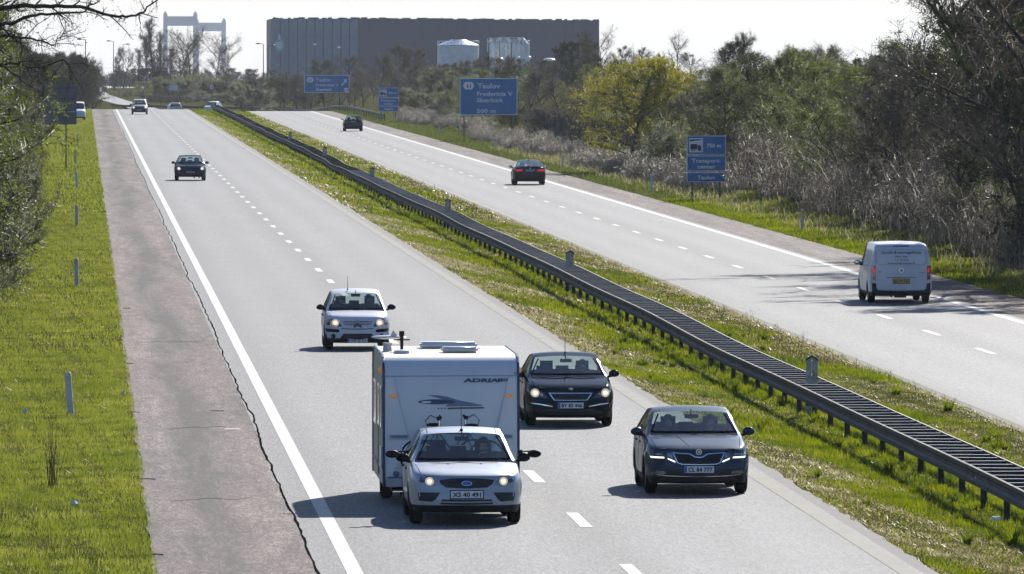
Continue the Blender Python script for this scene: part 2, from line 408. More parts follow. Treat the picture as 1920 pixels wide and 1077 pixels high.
# transverse cracks and cold joints across the shoulder
cr = MB(); rr = random.Random(5)
for (px, py, wpx, th) in ((600, 0, 0, 0),):
    pass
def shoulder_mark(x0, x1, Y, th, mat, name, z=.005, sl=.3):
    m = MB(); n = 7; rr2 = random.Random(int(Y*7)); pts = [(x0+(x1-x0)*i/(n-1), Y+rr2.uniform(-.5, .5)*sl+sl*i/(n-1)) for i in range(n)]
    for a, b in zip(pts, pts[1:]):
        m.add([(a[0], a[1]-th, rz(Y)+z+SL*(a[1]-th-Y)), (b[0], b[1]-th, rz(Y)+z+SL*(b[1]-th-Y)), (b[0], b[1]+th, rz(Y)+z+SL*(b[1]+th-Y)), (a[0], a[1]+th, rz(Y)+z+SL*(a[1]+th-Y))], [(0, 1, 2, 3)])
    m.build(name, mat, sh1)
for Y, a, b in ((133400/857., 1.5, 2.9), (133400/722., 1.6, 2.9), (133400/560., 1.4, 3.2), (133400/385., 1.4, 3.3), (133400/229., 1.4, 2.3)):
    shoulder_mark(a, b, Y, .03*Y/150, SEAM, 'shoulder_crack', sl=.8)
shoulder_mark(2.86, 3.17, 133400/723., .17, PAINT, 'paint_tick', sl=.0)
shoulder_mark(2.7, 3.0, 133400/689., .12, SEAM, 'shoulder_crack', sl=.0)

# road beyond the crest, seen as a thin bright ribbon winding left
mb = MB(); pr = None
for px, py, hw in ((330, 206, 1.7), (280, 203.5, 2.0), (247, 199, 1.9), (215, 192, 1.9), (188, 182.5, 1.8), (180, 175, 1.5), (186, 168.5, 1.7), (200, 166, 2.2), (222, 164.6, 1.8)):
    Yv = {330: 1250, 280: 1300, 247: 1360, 215: 1460, 188: 1650, 180: 1830, 186: 1950, 200: 2010, 222: 2080}[px]
    X = PX(px, Yv); z = gz(X, Yv)+.12
    cur = ((X-hw, Yv, z), (X+hw, Yv+6, z))
    if pr: mb.add([pr[0], pr[1], cur[1], cur[0]], [(0, 1, 2, 3)])
    pr = cur
tag(mb.build('far_road', ASPH2), kind='structure')

# ------------------------------------------------------------------ steel median barrier
BX = 15.62
def bz(Y): return base_z(Y) - .10
bar = empty('median_barrier', (BX, 140, bz(140)))
tag(bar, 'long dark box beam crash barrier of two rails with cross slats on the grass median', 'crash barrier')
def rel(o, root):
    o.location = Vector(o.location) - root.location; o.parent = root; return o
def wav(Y): return .06*math.sin(Y*.021+1)+.035*math.sin(Y*.083) + .22*math.exp(-((Y-548)/16)**2)*-1
def wavz(Y): return .02*math.sin(Y*.05)+.015*math.sin(Y*.13+1) - .05*math.exp(-((Y-548)/20)**2)
ys = [124 + 4*i for i in range(241)]
SEC = [(-.405, .66), (-.435, .655), (-.435, .585), (-.395, .545), (-.395, .475), (-.435, .435), (-.435, .36), (-.41, .345)]
for s in (1, -1):
    # rail sections of 4 m: one object each for the near ones
    near = ys[:60]
    for i, Y in enumerate(near[:-1]):
        Y2 = near[i+1]; m = MB(); n = len(SEC)
        a = [(BX+s*dx+wav(Y), Y+.012, bz(Y)+wavz(Y)+dz) for dx, dz in SEC]; b = [(BX+s*dx*1.0+wav(Y2)+s*.004, Y2+.02, bz(Y2)+wavz(Y2)+dz) for dx, dz in SEC]
        ai = [(p[0]-s*.02*-1*-1, p[1], p[2]) for p in a]; bi = [(p[0]-s*.02*-1*-1, p[1], p[2]) for p in b]
        ai = [(p[0]+s*.018, p[1], p[2]) for p in a]; bi = [(p[0]+s*.018, p[1], p[2]) for p in b]
        m.add(a+b+ai+bi, [(k, k+1, n+k+1, n+k) for k in range(n-1)] + [(2*n+k, 3*n+k, 3*n+k+1, 2*n+k+1) for k in range(n-1)] + [(0, n, 3*n, 2*n), (n-1, 3*n-1, 4*n-1, 2*n-1)] + [(k, 2*n+k, 2*n+k+1, k+1) for k in range(n-1)])
        o = m.build('rail', GALV, None); o.location = (0, 0, 0); o.parent = bar; o.location = -bar.location
    m = MB(); far = ys[59:]
    for Y, Y2 in zip(far, far[1:]):
        n = len(SEC)
        a = [(BX+s*dx+wav(Y), Y, bz(Y)+wavz(Y)+dz) for dx, dz in SEC]; b = [(BX+s*dx+wav(Y2), Y2, bz(Y2)+wavz(Y2)+dz) for dx, dz in SEC]
        m.add(a+b, [(k, k+1, n+k+1, n+k) for k in range(n-1)])
    o = m.build('rail', GALV, bar); o.location = -bar.location
TOPB = pm('sunlit_slat_top', (.42, .43, .45), .5, .3, var=.3, scale=3)  # same steel as the plates; the brighter colour paints sunlight onto the slat tops
pm_ = MB().box((0, 0, .28), (.10, .14, .62)).mesh('post', GALV)
for Y in ys: obj('post', pm_, bar, Vector((BX-.12+wav(Y), Y, bz(Y)-.04))-bar.location)
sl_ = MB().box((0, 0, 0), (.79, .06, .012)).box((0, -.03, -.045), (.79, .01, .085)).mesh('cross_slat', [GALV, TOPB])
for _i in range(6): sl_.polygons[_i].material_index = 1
yy = 124.; cnt = 0; rest = MB()
rr = random.Random(2)
while yy < 1084:
    z = bz(yy)+wavz(yy)+.642+rr.uniform(-.004, .004)
    if cnt < 300: 
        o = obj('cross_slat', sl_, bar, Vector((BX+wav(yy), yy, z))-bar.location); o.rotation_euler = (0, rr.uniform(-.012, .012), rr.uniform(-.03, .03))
    else: rest.box((BX+wav(yy), yy, z-.03), (.79, .05, .08))
    yy += 4/3.; cnt += 1
o = rest.build('cross_slat', GALV, bar); o.location = -bar.location; tag(o, kind='stuff')
bolt = MB().lathe([(0, .0), (0, .022), (.014, .022), (.014, 0)], n=8).mesh('bolt', CHROME)
for Y in ys[3:40]: obj('bolt', bolt, bar, Vector((BX-.452+wav(Y), Y+2, bz(Y)+wavz(Y)+.51))-bar.location)

# gabled marker boards standing in the barrier, one every hundred metres
WOOD = pm('weathered_board', (.34, .33, .31), .8, var=.3, scale=9, bump=.3)
WOODD = pm('dark_cap', (.10, .075, .06), .8, var=.3, scale=9)
def marker():
    r = empty('marker_board', (0, 0, 0))
    for s in (-1, 1):
        MB().prism([(s*.006, 0), (s*.125, 0), (s*.125, 1.13), (s*.006, 1.20)], -.03+s*.006, .03+s*.006).build('board', WOOD, r)
    MB().prism([(-.14, 1.115), (0, 1.195), (.14, 1.115), (.14, 1.165), (0, 1.245), (-.14, 1.165)], -.06, .06).build('cap', WOODD, r)
    MB().box((0, .0, .18), (.27, .09, .05)).build('clamp', GALV, r)
    return r
names = {195: 'second nearest', 295: '', }
M0 = marker(); mk = []
descr = ['tallest grey gabled marker board, standing in the barrier right of the dark grey saloon',
 'grey gabled marker board in the barrier, second nearest, left of the white van',
 'gabled marker board in the barrier, straight down from the black saloon on the far carriageway',
 'gabled marker board where the barrier rails sag, left of the low black saloon',
 'small gabled marker board in the barrier below the large route sign far beyond',
 'small gabled marker board in the distant barrier, just below the black hatchback driving away']
for i, Y in enumerate((194.5, 293.5, 392, 492, 590, 690)):
    o = M0 if i == 0 else copy_tree(M0); o.location = (BX+.02+wav(Y), Y, bz(Y)); o.rotation_euler = (0, rr.uniform(-.02, .02), rr.uniform(-.1, .1))
    tag(o, descr[i], 'marker board', 'gabled marker boards in the median barrier')
    mk.append(o)

# delineator posts
DEL = pm('delineator_plastic', (.50, .52, .56), .5, var=.15); DELD = pm('delineator_band', (.05, .05, .055), .5)
REFL = pm('reflector', (.55, .52, .4), .2, .3); REFY = pm('reflector_yellow', (.75, .42, .03), .35)
def delin(band, refl, h=.95):
    r = empty('delineator_post', (0, 0, 0))
    MB().prism([(-.062, 0), (.062, 0), (.062, h-.04), (.035, h), (-.062, h-.015)], -.028, .028).build('shaft', DEL, r)
    MB().prism([(-.066, h-.22), (.066, h-.22), (.066, h-.05), (-.066, h-.05)], -.032, .032).build('band', band, r)
    MB().box((0, -.036, h-.135), (.05, .008, .1)).build('reflector', refl, r)
    return r
D0 = delin(DEL, REFL); D1 = delin(REFY, REFL)
dl = [('nearest left verge post, tall grey white plastic, leaning left in the grass', 192.5, -.25, -.07),
      ('grey white verge post in the left grass, upright, second up from the nearest leaning one', 294.5, -.19, -.02),
      ('verge post in the left grass standing level with the dark blue oncoming saloon further up', 391, -.25, -.01),
      ('leaning verge post in the left grass just below and right of the sign pole foot', 496, -.3, -.07),
      ('small verge post in the left grass beside the pole of the dark sign back', 595, -.5, .01),
      ('smallest verge post in the left grass, below the right edge of the dark sign back', 700, -.41, .01)]
for i, (lb, Y, X, tl) in enumerate(dl):
    o = D0 if i == 0 else copy_tree(D0); o.location = (X, Y, gz(X, Y)-.03); o.rotation_euler = (rr.uniform(-.04, .04), tl, rr.uniform(-.2, .2))
    tag(o, lb, 'delineator post', 'delineator posts along the left verge')
dr = [('white verge post with yellow top, on the right verge between brambles and white van', 391, 30.9),
      ('verge post on the right verge just left of the three panel blue sign', 492, 30.7),
      ('verge post on the right verge at the foot of the yellow green tree', 583, 30.7),
      ('verge post on the right verge below the right part of the large route sign', 678, 30.7),
      ('far verge post on the right verge, left below the large route sign', 790, 30.9)]
for i, (lb, Y, X) in enumerate(dr):
    o = D1 if i == 0 else copy_tree(D0 if i > 1 else D0); o.location = (X, Y, gz(X, Y)-.03); o.rotation_euler = (0, rr.uniform(-.02, .02), rr.uniform(-.2, .2))
    tag(o, lb, 'delineator post', 'delineator posts along the right verge')

# guard rail of the far carriageway at the crest
gp = [(31.0, 940), (31.0, 1000), (30.9, 1060), (30.8, 1120), (30.4, 1180), (29.2, 1230), (27, 1262), (23, 1285), (18, 1300), (12, 1312), (6, 1322), (4.2, 1330)]
gr = empty('guard_rail', (31, 940, gz(31, 940))); tag(gr, 'weathered steel guard rail on the right verge, bending left round the crest', 'guard rail')
def gzr(X, Y): return max(gz(X, Y), base_z(Y)-.3)
for a, b in zip(gp, gp[1:]):
    m = MB(); n = 4; d = Vector((b[0]-a[0], b[1]-a[1], 0)).normalized(); nn = Vector((d.y, -d.x, 0))
    SC2 = [(0, .78), (.06, .70), (0, .62), (.06, .54), (0, .46)]
    A = [Vector((a[0], a[1], gzr(*a)+h+.03)) + nn*-o for o, h in SC2]; B = [Vector((b[0], b[1], gzr(*b)+h+.03)) + nn*-o for o, h in SC2]
    m.add(A+B+[p+nn*.03 for p in A]+[p+nn*.03 for p in B], [(k, k+1, 6+k, 5+k) for k in range(4)]+[(10+k, 15+k, 16+k, 11+k) for k in range(4)]+[(0, 5, 15, 10)])
    o = m.build('rail', GALVL, gr); o.location = -gr.location
gpost = MB().box((0, 0, .35), (.12, .1, .8)).mesh('post', GALV)
for a, b in zip(gp, gp[1:]):
    L = math.dist(a, b); n = max(1, int(L/8))
    for i in range(n):
        X = a[0]+(b[0]-a[0])*i/n; Y = a[1]+(b[1]-a[1])*i/n
        obj('post', gpost, gr, Vector((X+.1, Y+.1, gzr(X, Y)))-gr.location)

# ------------------------------------------------------------------ road signs
SBLUE = pm('sign_blue', (.008, .135, .36), .42, var=.1, scale=1.5); SWHITE = pm('sign_white', (.62, .66, .70), .4, var=.06)
SBACK = pm('sign_back', (.10, .108, .125), .5, .3, var=.2, scale=2); SRED = pm('sign_red', (.42, .03, .03), .4); POLE = pm('sign_pole', (.09, .095, .10), .5, .5)
def rect(m, x0, x1, z0, z1, y0, y1): return m.prism([(x0, z0), (x1, z0), (x1, z1), (x0, z1)], y0, y1)
def panel(root, x0, x1, z0, z1, b=.05):
    p = rect(MB(), x0, x1, z0, z1, .0, .04).build('sign_panel', [SWHITE], root)
    rect(MB(), x0+b, x1-b, z0+b, z1-b, -.012, .0).build('blue_face', SBLUE, p)
    return p
def poles(root, xs, z0, z1):
    for x in xs: MB().tube([(x, .1, z0), (x, .1, z1)], .05, 8).build('pole', POLE, root)
def sign_base(X, Y): return (X, Y, gz(X, Y))
def hexa(root, cx, cz, w, h, y, mat):
    return MB().prism([(cx-w/2, cz), (cx-w*.3, cz+h/2), (cx+w*.3, cz+h/2), (cx+w/2, cz), (cx+w*.3, cz-h/2), (cx-w*.3, cz-h/2)], y-.012, y).build('route_plate', mat, root)
TY = -.026
# large route sign
Y = 753; X0 = PX(862, Y); X1 = PX(970, Y); s = empty('route_sign', sign_base((X0+X1)/2, Y))
tag(s, 'large blue route sign reading 61 Taulov, Fredericia V, Skærbæk, 500 m', 'road sign')
w_ = (X1-X0)/2; zt = PZ(147+58-58, Y)  # image rows are given against the true horizon
zt = PZ(147, Y)-s.location.z; zb = PZ(216, Y)-s.location.z
p = panel(s, -w_, w_, zb, zt, .06); poles(s, (-w_+.35, w_-.35), -.3, zb+.5)
def tx(u): return -w_ + u/108*2*w_
def tz(v): return zt - v/69*(zt-zb)
hx = hexa(p, tx(16.5), tz(14), .95, .62, -.014, SWHITE)
lettering('61', tx(16.5), TY-.006, tz(14)-.16, .32, SRED, hx, center=True, bold=.03)
lettering('Taulov', tx(33), TY, tz(19), .43, SWHITE, p, width=tx(76)-tx(33))
lettering('Fredericia V', tx(32), TY, tz(33), .36, SWHITE, p, width=tx(99)-tx(32))
lettering('Skærbæk', tx(32), TY, tz(45), .36, SWHITE, p, width=tx(82)-tx(32))
lettering('500 m', tx(32), TY, tz(65), .34, SWHITE, p, width=tx(67)-tx(32))
# exit sign with arrow beyond the crest
Y = 1172; X0 = PX(570, Y); X1 = PX(655, Y); s = empty('exit_sign', ((X0+X1)/2, Y, gz((X0+X1)/2, Y)))
tag(s, 'wide low blue exit sign with route number 61, Taulov and a white slanting arrow', 'road sign')
w_ = (X1-X0)/2; zt = PZ(141, Y)-s.location.z; zb = PZ(174.5, Y)-s.location.z
p = panel(s, -w_, w_, zb, zt, .07); poles(s, (-w_+.6, w_-.9), -.3, zb+.5)
def tx(u): return -w_ + u/85*2*w_
def tz(v): return zt - v/33.5*(zt-zb)
hx = hexa(p, tx(11), tz(9), .95, .66, -.014, SWHITE); lettering('61', tx(11), TY-.006, tz(9)-.17, .34, SRED, hx, center=True, bold=.03)
lettering('Taulov', tx(22), TY, tz(12), .42, SWHITE, p, width=tx(49)-tx(22))
lettering('Fredericia V', tx(22), TY, tz(21), .34, SWHITE, p, width=tx(64)-tx(22)); lettering('Skærbæk', tx(22), TY, tz(29.5), .34, SWHITE, p, width=tx(52)-tx(22))
MB().prism([(tx(69), tz(19)), (tx(71), tz(20.5)), (tx(77), tz(13)), (tx(79), tz(16)), (tx(80), tz(8)), (tx(73), tz(9)), (tx(75.5), tz(11))], -.03, -.014).build('arrow', SWHITE, p)
def disc(root, cx, cz, r, y, m, name): return MB().lathe([(y-.01, 0.001), (y-.01, r), (y, r), (y, .001)], (cx, 0, cz), 'Y', 20).build(name, m, root)
d = disc(s, tx(79), tz(28.5), .42, -.03, SRED, 'speed_disc'); disc(d, tx(79), tz(28.5), .33, -.05, SWHITE, 'disc_face')
lettering('110', tx(79), -.065, tz(28.5)-.12, .25, INK, d, center=True)
# three-panel transport centre signs
def transport(px0, px1, pys, Y, label, dist):
    X0, X1 = PX(px0, Y), PX(px1, Y); s = empty('service_sign', sign_base((X0+X1)/2, Y)); tag(s, label, 'road sign', 'three panel service signs')
    w_ = (X1-X0)/2; Z = [PZ(v, Y)-s.location.z for v in pys]; a, b1, b2, c1, c2, e = Z
    p1 = panel(s, -w_, w_, b1, a, .03); p2 = panel(s, -w_, w_, c1, b2, .03); p3 = panel(s, -w_, w_, e, c2, .03)
    poles(s, (-w_+.28, w_-.3), -.3, a-.1)
    u = (X1-X0)/73.; h = a-b1
    pic = rect(MB(), -w_+4*u, -w_+30*u, b1+.12*h, a-.13*h, -.024, -.012).build('pictogram', SWHITE, p1)
    t0 = -w_+6.5*u; zc = b1+.2*h
    tk = MB(); tk.prism([(t0, zc+.08*h), (t0+13*u, zc+.08*h), (t0+13*u, zc+.36*h), (t0, zc+.36*h)], -.034, -.026)
    tk.prism([(t0+13.8*u, zc+.05*h), (t0+20.5*u, zc+.05*h), (t0+20.5*u, zc+.2*h), (t0+18.5*u, zc+.3*h), (t0+13.8*u, zc+.3*h)], -.034, -.026)
    for q in (3.5, 7.5, 16.5, 19): tk.lathe([(-.034, .001), (-.034, 1.6*u), (-.026, 1.6*u)], (t0+q*u, 0, zc+.03*h), 'Y', 10)
    tk.prism([(t0-1*u, zc+.50*h), (t0+21*u, zc+.58*h), (t0+20*u, zc+.62*h), (t0-1*u, zc+.60*h)], -.034, -.026)
    tk.build('truck_symbol', INK, pic)
    lettering(dist, -w_+37*u, TY, b1+.38*h, .20, SWHITE, p1, width=27*u, bold=.03)
    h2 = b2-c1; lettering('Transport-', 0, TY, c1+.56*h2, .2, SWHITE, p2, width=55*u, center=True, bold=.03); lettering('center', 0, TY, c1+.17*h2, .2, SWHITE, p2, width=34*u, center=True, bold=.03)
    lettering('Taulov', 0, TY, e+.28*(c2-e), .2, SWHITE, p3, width=34*u, center=True, bold=.03)
    return s
transport(1289, 1362, (255, 290.5, 292.5, 321.5, 324, 342), 465, 'nearest blue three panel sign with lorry symbol, 750 m, Transport-center and Taulov', '750 m')
transport(709, 747, (165, 183, 184, 199, 200, 209), 923, 'small distant blue three panel lorry sign left of the large route sign', '400 m')
# sign seen from behind on the left verge
Y = 573; X = PX(118, Y); s = empty('service_sign', sign_base(X, Y)); tag(s, 'three panel sign seen from its dark grey back in the left verge', 'road sign')
zt = PZ(156, Y)-s.location.z; zb = PZ(234, Y)-s.location.z; x1 = PX(143.7, Y)-X; x0 = x1-2.0
zz = [zt, zt-.36*(zt-zb), zt-.365*(zt-zb), zt-.69*(zt-zb), zt-.695*(zt-zb), zb]
for i in range(3): rect(MB(), x0, x1, zz[2*i+1]+.015, zz[2*i]-.015, 0, .04).build('sign_panel', SBACK, s)
for q in (.12, .375, .71): rect(MB(), x0, x1, zt-q*(zt-zb)-.025, zt-q*(zt-zb)+.025, -.035, -.002).build('stiffener', GALVL, s)
for px in (124,): MB().tube([(PX(px, Y)-X, -.06, -.3), (PX(px, Y)-X, -.06, zt)], .045, 8).build('pole', POLE, s)
# far small round signs and panels
def rsign(px, py, r, Y, face, txt, label, rim=None):
    X = PX(px, Y); g = gz(X, Y); s = empty('round_sign', (X, Y, g)); tag(s, label, 'road sign'); z = PZ(py, Y)-g
    d = disc(s, 0, z, r, 0, rim or face, 'disc'); 
    if rim: disc(s, 0, z, r*.76, -.015, face, 'disc_face')
    if txt: lettering(txt, 0, -.04, z-r*.35, r*.7, INK, s, center=True, width=r*1.25)
    MB().tube([(0, .08, -.3), (0, .08, z)], .05, 6).build('pole', POLE, s)
rsign(396.5, 163.5, .42, 1300, SWHITE, '110', 'small round speed sign with red rim and dark number on a pole beyond the crest', SRED)
rsign(270.5, 150, .3, 1500, SBLUE, None, 'tiny round blue sign before the dark far treeline')
rsign(195.5, 186, .24, 1500, SBACK, None, 'tiny round sign seen from behind beside the winding far road')
X = PX(325, 1420); s = empty('info_panel', (X, 1420, gz(X, 1420))); tag(s, 'small pale blank panel in the bushes beyond the crest', 'road sign')
rect(MB(), -.7, .7, PZ(170, 1420)-s.location.z, PZ(160, 1420)-s.location.z, 0, .05).build('panel', pm('pale_panel', (.45, .50, .60), .5), s); poles(s, (-.5, .5), -.3, PZ(162, 1420)-s.location.z)
X = PX(196, 1700); s = empty('sign_back', (X, 1700, gz(X, 1700))); tag(s, 'small square sign seen from behind at the bend of the far road', 'road sign')
rect(MB(), -.45, .45, PZ(173, 1700)-s.location.z, PZ(163, 1700)-s.location.z, 0, .05).build('panel', SBACK, s); poles(s, (0,), -.3, PZ(165, 1700)-s.location.z)

# lamp posts beyond the crest
def lamp(px, ptop, Y, label, side=-1):
    X = PX(px, Y); g = base_z(Y)-3; s = empty('street_lamp', (X, Y, g)); tag(s, label, 'street lamp', 'slender street lamps on the skyline'); z = PZ(ptop, Y)-g
    MB().tube([(0, 0, 0), (0, 0, z)], .13, 6, .08).build('mast', POLE, s); MB().tube([(0, 0, z), (side*.7, 0, z+.12)], .06, 6).build('arm', POLE, s)
    MB().ell((side*1.0, 0, z+.1), (.45, .2, .14)).build('lamp_head', POLE, s)
lamp(493.5, 83, 1700, 'tallest slender street lamp just left of the big dark building')
lamp(502.5, 86, 1850, 'slender street lamp hard against the left edge of the big dark building', 1)
lamp(160.5, 75, 1500, 'slender street lamp on the skyline at the left, above the dark far trees')
lamp(213, 78, 1900, 'slender street lamp on the skyline behind the winding far road')
lamp(231, 84, 1950, 'slender street lamp on the skyline left of the tall bare trees', 1)

# ------------------------------------------------------------------ big industrial building, tanks, bridge
BY = 2150
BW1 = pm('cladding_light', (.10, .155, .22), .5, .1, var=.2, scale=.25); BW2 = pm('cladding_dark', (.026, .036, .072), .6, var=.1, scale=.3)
bx0, bxm, bx1 = PX(509, BY), PX(671.5, BY), PX(1124, BY); bt, btr, bb = PZ(35, BY), PZ(38.5, BY), -14
b = empty('industrial_building', ((bx0+bx1)/2, BY, bb)); tag(b, 'huge windowless dark building on the horizon with ribbed left face and round emblem', 'building')
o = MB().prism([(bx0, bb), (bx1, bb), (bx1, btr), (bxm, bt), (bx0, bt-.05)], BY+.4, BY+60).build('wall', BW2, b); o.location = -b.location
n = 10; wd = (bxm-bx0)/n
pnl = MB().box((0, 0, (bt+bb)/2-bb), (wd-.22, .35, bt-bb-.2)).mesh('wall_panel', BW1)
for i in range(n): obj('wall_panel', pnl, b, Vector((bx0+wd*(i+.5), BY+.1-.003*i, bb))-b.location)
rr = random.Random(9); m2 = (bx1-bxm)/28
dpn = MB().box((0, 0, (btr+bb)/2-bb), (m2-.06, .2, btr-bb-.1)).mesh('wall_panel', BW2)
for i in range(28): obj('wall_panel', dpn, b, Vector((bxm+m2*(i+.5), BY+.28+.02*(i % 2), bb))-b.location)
rf = MB(); 
for i in range(46):
    x = bx0+(bx1-bx0)*(i+rr.random())/46; rf.box((x, BY+2+rr.uniform(0, 6), (bt if x < bxm else bt+(btr-bt)*(x-bxm)/(bx1-bxm))+.1), (rr.uniform(.6, 2.4), 1.2, rr.uniform(.15, .45)))
o = rf.build('roof_vents', BW2, b); o.location = -b.location; tag(o, kind='stuff')
EM = pm('emblem_teal', (.16, .42, .42), .5); EM2 = pm('emblem_pale', (.42, .60, .60), .5)
ex, ez = PX(523.5, BY), PZ(85, BY)
e = MB().lathe([(BY-.35, .01), (BY-.35, 1.1), (BY-.1, 1.1)], (0, 0, 0), 'Y', 24)
e.v = [(ex+p[0], p[1], ez+p[2]*1.3) for p in e.v]; e = e.build('emblem', EM, b); e.location = -b.location
e2 = MB().lathe([(BY-.45, .01), (BY-.45, .72), (BY-.3, .72)], (0, 0, 0), 'Y', 24); e2.v = [(ex+p[0], p[1], ez+p[2]*1.2) for p in e2.v]; e2.build('emblem_disc', EM2, e)
MB().prism([(ex-.3, ez+1.3), (ex+.3, ez+1.3), (ex+.22, ez+2.2), (ex, ez+2.7), (ex-.25, ez+2.2)], BY-.4, BY-.12).build('emblem_leaf', EM2, e)
for px, py in ((590, 83.5), (635, 89)): 
    o = MB().box((PX(px, BY), BY-.3, PZ(py, BY)), (.7, .5, .4)).build('wall_lamp', pm('white_fitting', (.8, .8, .8), .3), b); o.location = -b.location
STEEL = pm('tank_steel', (.42, .47, .52), .28, .75, var=.25, scale=.5); STEELW = pm('tank_white', (.42, .48, .55), .4, .2, var=.2, scale=.6)
def tank(px0, px1, ptop, Y, label, cone, mat, h=16):
    x0, x1 = PX(px0, Y), PX(px1, Y); r = (x1-x0)/2; z = PZ(ptop, Y); t = empty('storage_tank', ((x0+x1)/2, Y, z-h)); tag(t, label, 'tank')
    MB().lathe([(0, r), (h, r)], axis='Z', n=32).build('shell', mat, t, smooth=True)
    MB().lathe([(h, r*1.02), (h+.15, r*1.0), (h+cone, r*.35), (h+cone, .01)], axis='Z', n=32).build('roof', STEEL, t)
    k = MB()
    for i in range(26):
        a = 2*math.pi*i/26; k.tube([(r*math.cos(a), r*math.sin(a), h), (r*math.cos(a), r*math.sin(a), h+1.0)], .04, 4)
    k.tube([(r*math.cos(2*math.pi*i/26), r*math.sin(2*math.pi*i/26), h+1.0) for i in range(27)], .05, 4); k.build('railing', STEEL, t)
    return t
TY_ = 1950
tank(820, 898, 86, TY_, 'broad pale steel storage tank before the dark building, left of the silo group', 1.3, STEELW)
t = tank(960, 993, 85, TY_+10, 'slim pale cone topped tank at the right of the silo group', 1.6, STEELW)
t = tank(918, 936, 80, TY_+15, 'slim shiny silo at the left of the silo group under a steel gantry', 1.0, STEEL)
t = tank(938, 957, 79, TY_+20, 'shiny silo in the middle of the silo group under a steel gantry', 1.0, STEEL)
g = empty('pipe_gantry', (PX(945, TY_), TY_, PZ(80, TY_))); tag(g, 'steel pipe gantry with walkway over the tops of the silos', 'gantry')
k = MB(); rr = random.Random(4)
for i in range(9):
    x = -3.5+i*.95; k.tube([(x, 0, -2), (x, 0, .9+.2*math.sin(i))], .09, 5)
for z in (0, .6, 1.0): k.tube([(-3.6, 0, z-.2), (-.5, 0, z+.1), (4, 0, z+.05)], .09, 5)
for i in range(8): k.tube([(-3.5+i*.95, 0, 0), (-2.6+i*.95, 0, .9)], .05, 4)
k.build('lattice', STEEL, g)
k = MB()
for i in range(4): k.ell((-3+i*2.1, -.2, .2+.4*(i % 2)), (.35, .3, .35))
k.build('fan_housing', pm('white_fitting', (.8, .8, .8), .3), g)
for i, (px, py, wpx, lb) in enumerate(((938, 110, 12, 'low rounded white tank roof between the broad tank and the silo group'), (972, 108, 7, 'low white dome just below the slim cone topped tank'), (992, 107, 9, 'low white dome right of the slim cone topped tank'), (1030, 111, 24, 'long low white roof at the right of the tanks'))):
    r = wpx/2*TY_/F; d = MB().ell((0, 0, 0), (r, r, .42), 14, 8).build('tank_dome', pm('white_roof', (.75, .77, .8), .3), smooth=True); d.location = (PX(px, TY_-10), TY_-10, PZ(py, TY_-10)-.2); tag(d, lb, 'tank')
# suspension bridge pylons far away in the haze
CONC = pm('hazed_concrete', (.18, .22, .32), .8, var=.06, scale=.05)  # haze painted in: the concrete is coloured pale and bluish
def pylon(pxa, pxb, ptop, pb0, pb1, Y, label, wpx=9.5):
    k = Y/F; xc = (PX(pxa, Y)+PX(pxb, Y))/2; hw = (PX(pxb, Y)-PX(pxa, Y))/2; w2 = wpx*k/2; zb = -22; p = empty('bridge_pylon', (xc, Y, zb)); tag(p, label, 'bridge pylon', 'bridge pylons in the haze')
    zt = PZ(ptop, Y)-zb
    for s in (-1, 1):
        MB().prism([(s*hw-w2*1.15, 0), (s*hw+w2*1.15, 0), (s*hw+w2*.8, zt-2.6), (s*hw+w2*.25, zt), (s*hw-w2*.25, zt), (s*hw-w2*.8, zt-2.6)], -3, 3).build('leg', CONC, p)
    rect(MB(), -hw, hw, PZ(pb1, Y)-zb, PZ(pb0, Y)-zb, -2, 2).build('crossbeam', CONC, p)
pylon(310, 366, 22, 31, 49, 8000, 'hazy blue H shaped bridge pylon, the left and taller looking of the two')
pylon(368.5, 419.5, 35, 43, 59, 8900, 'hazy blue H shaped bridge pylon, the right and lower looking of the two')

# ------------------------------------------------------------------ vehicles
def split_mesh(me, idx, name, mat, smooth=True):
    used = {}; vs = []; fs = []
    for p in me.polygons:
        if p.material_index != idx: continue
        f = []
        for vi in p.vertices:
            if vi not in used: used[vi] = len(vs); vs.append(me.vertices[vi].co[:])
            f.append(used[vi])
        fs.append(tuple(f))
    if not fs: return None
    m = bpy.data.meshes.new(name); m.from_pydata(vs, [], fs); m.materials.append(mat)
    if smooth: m.shade_smooth()
    return m

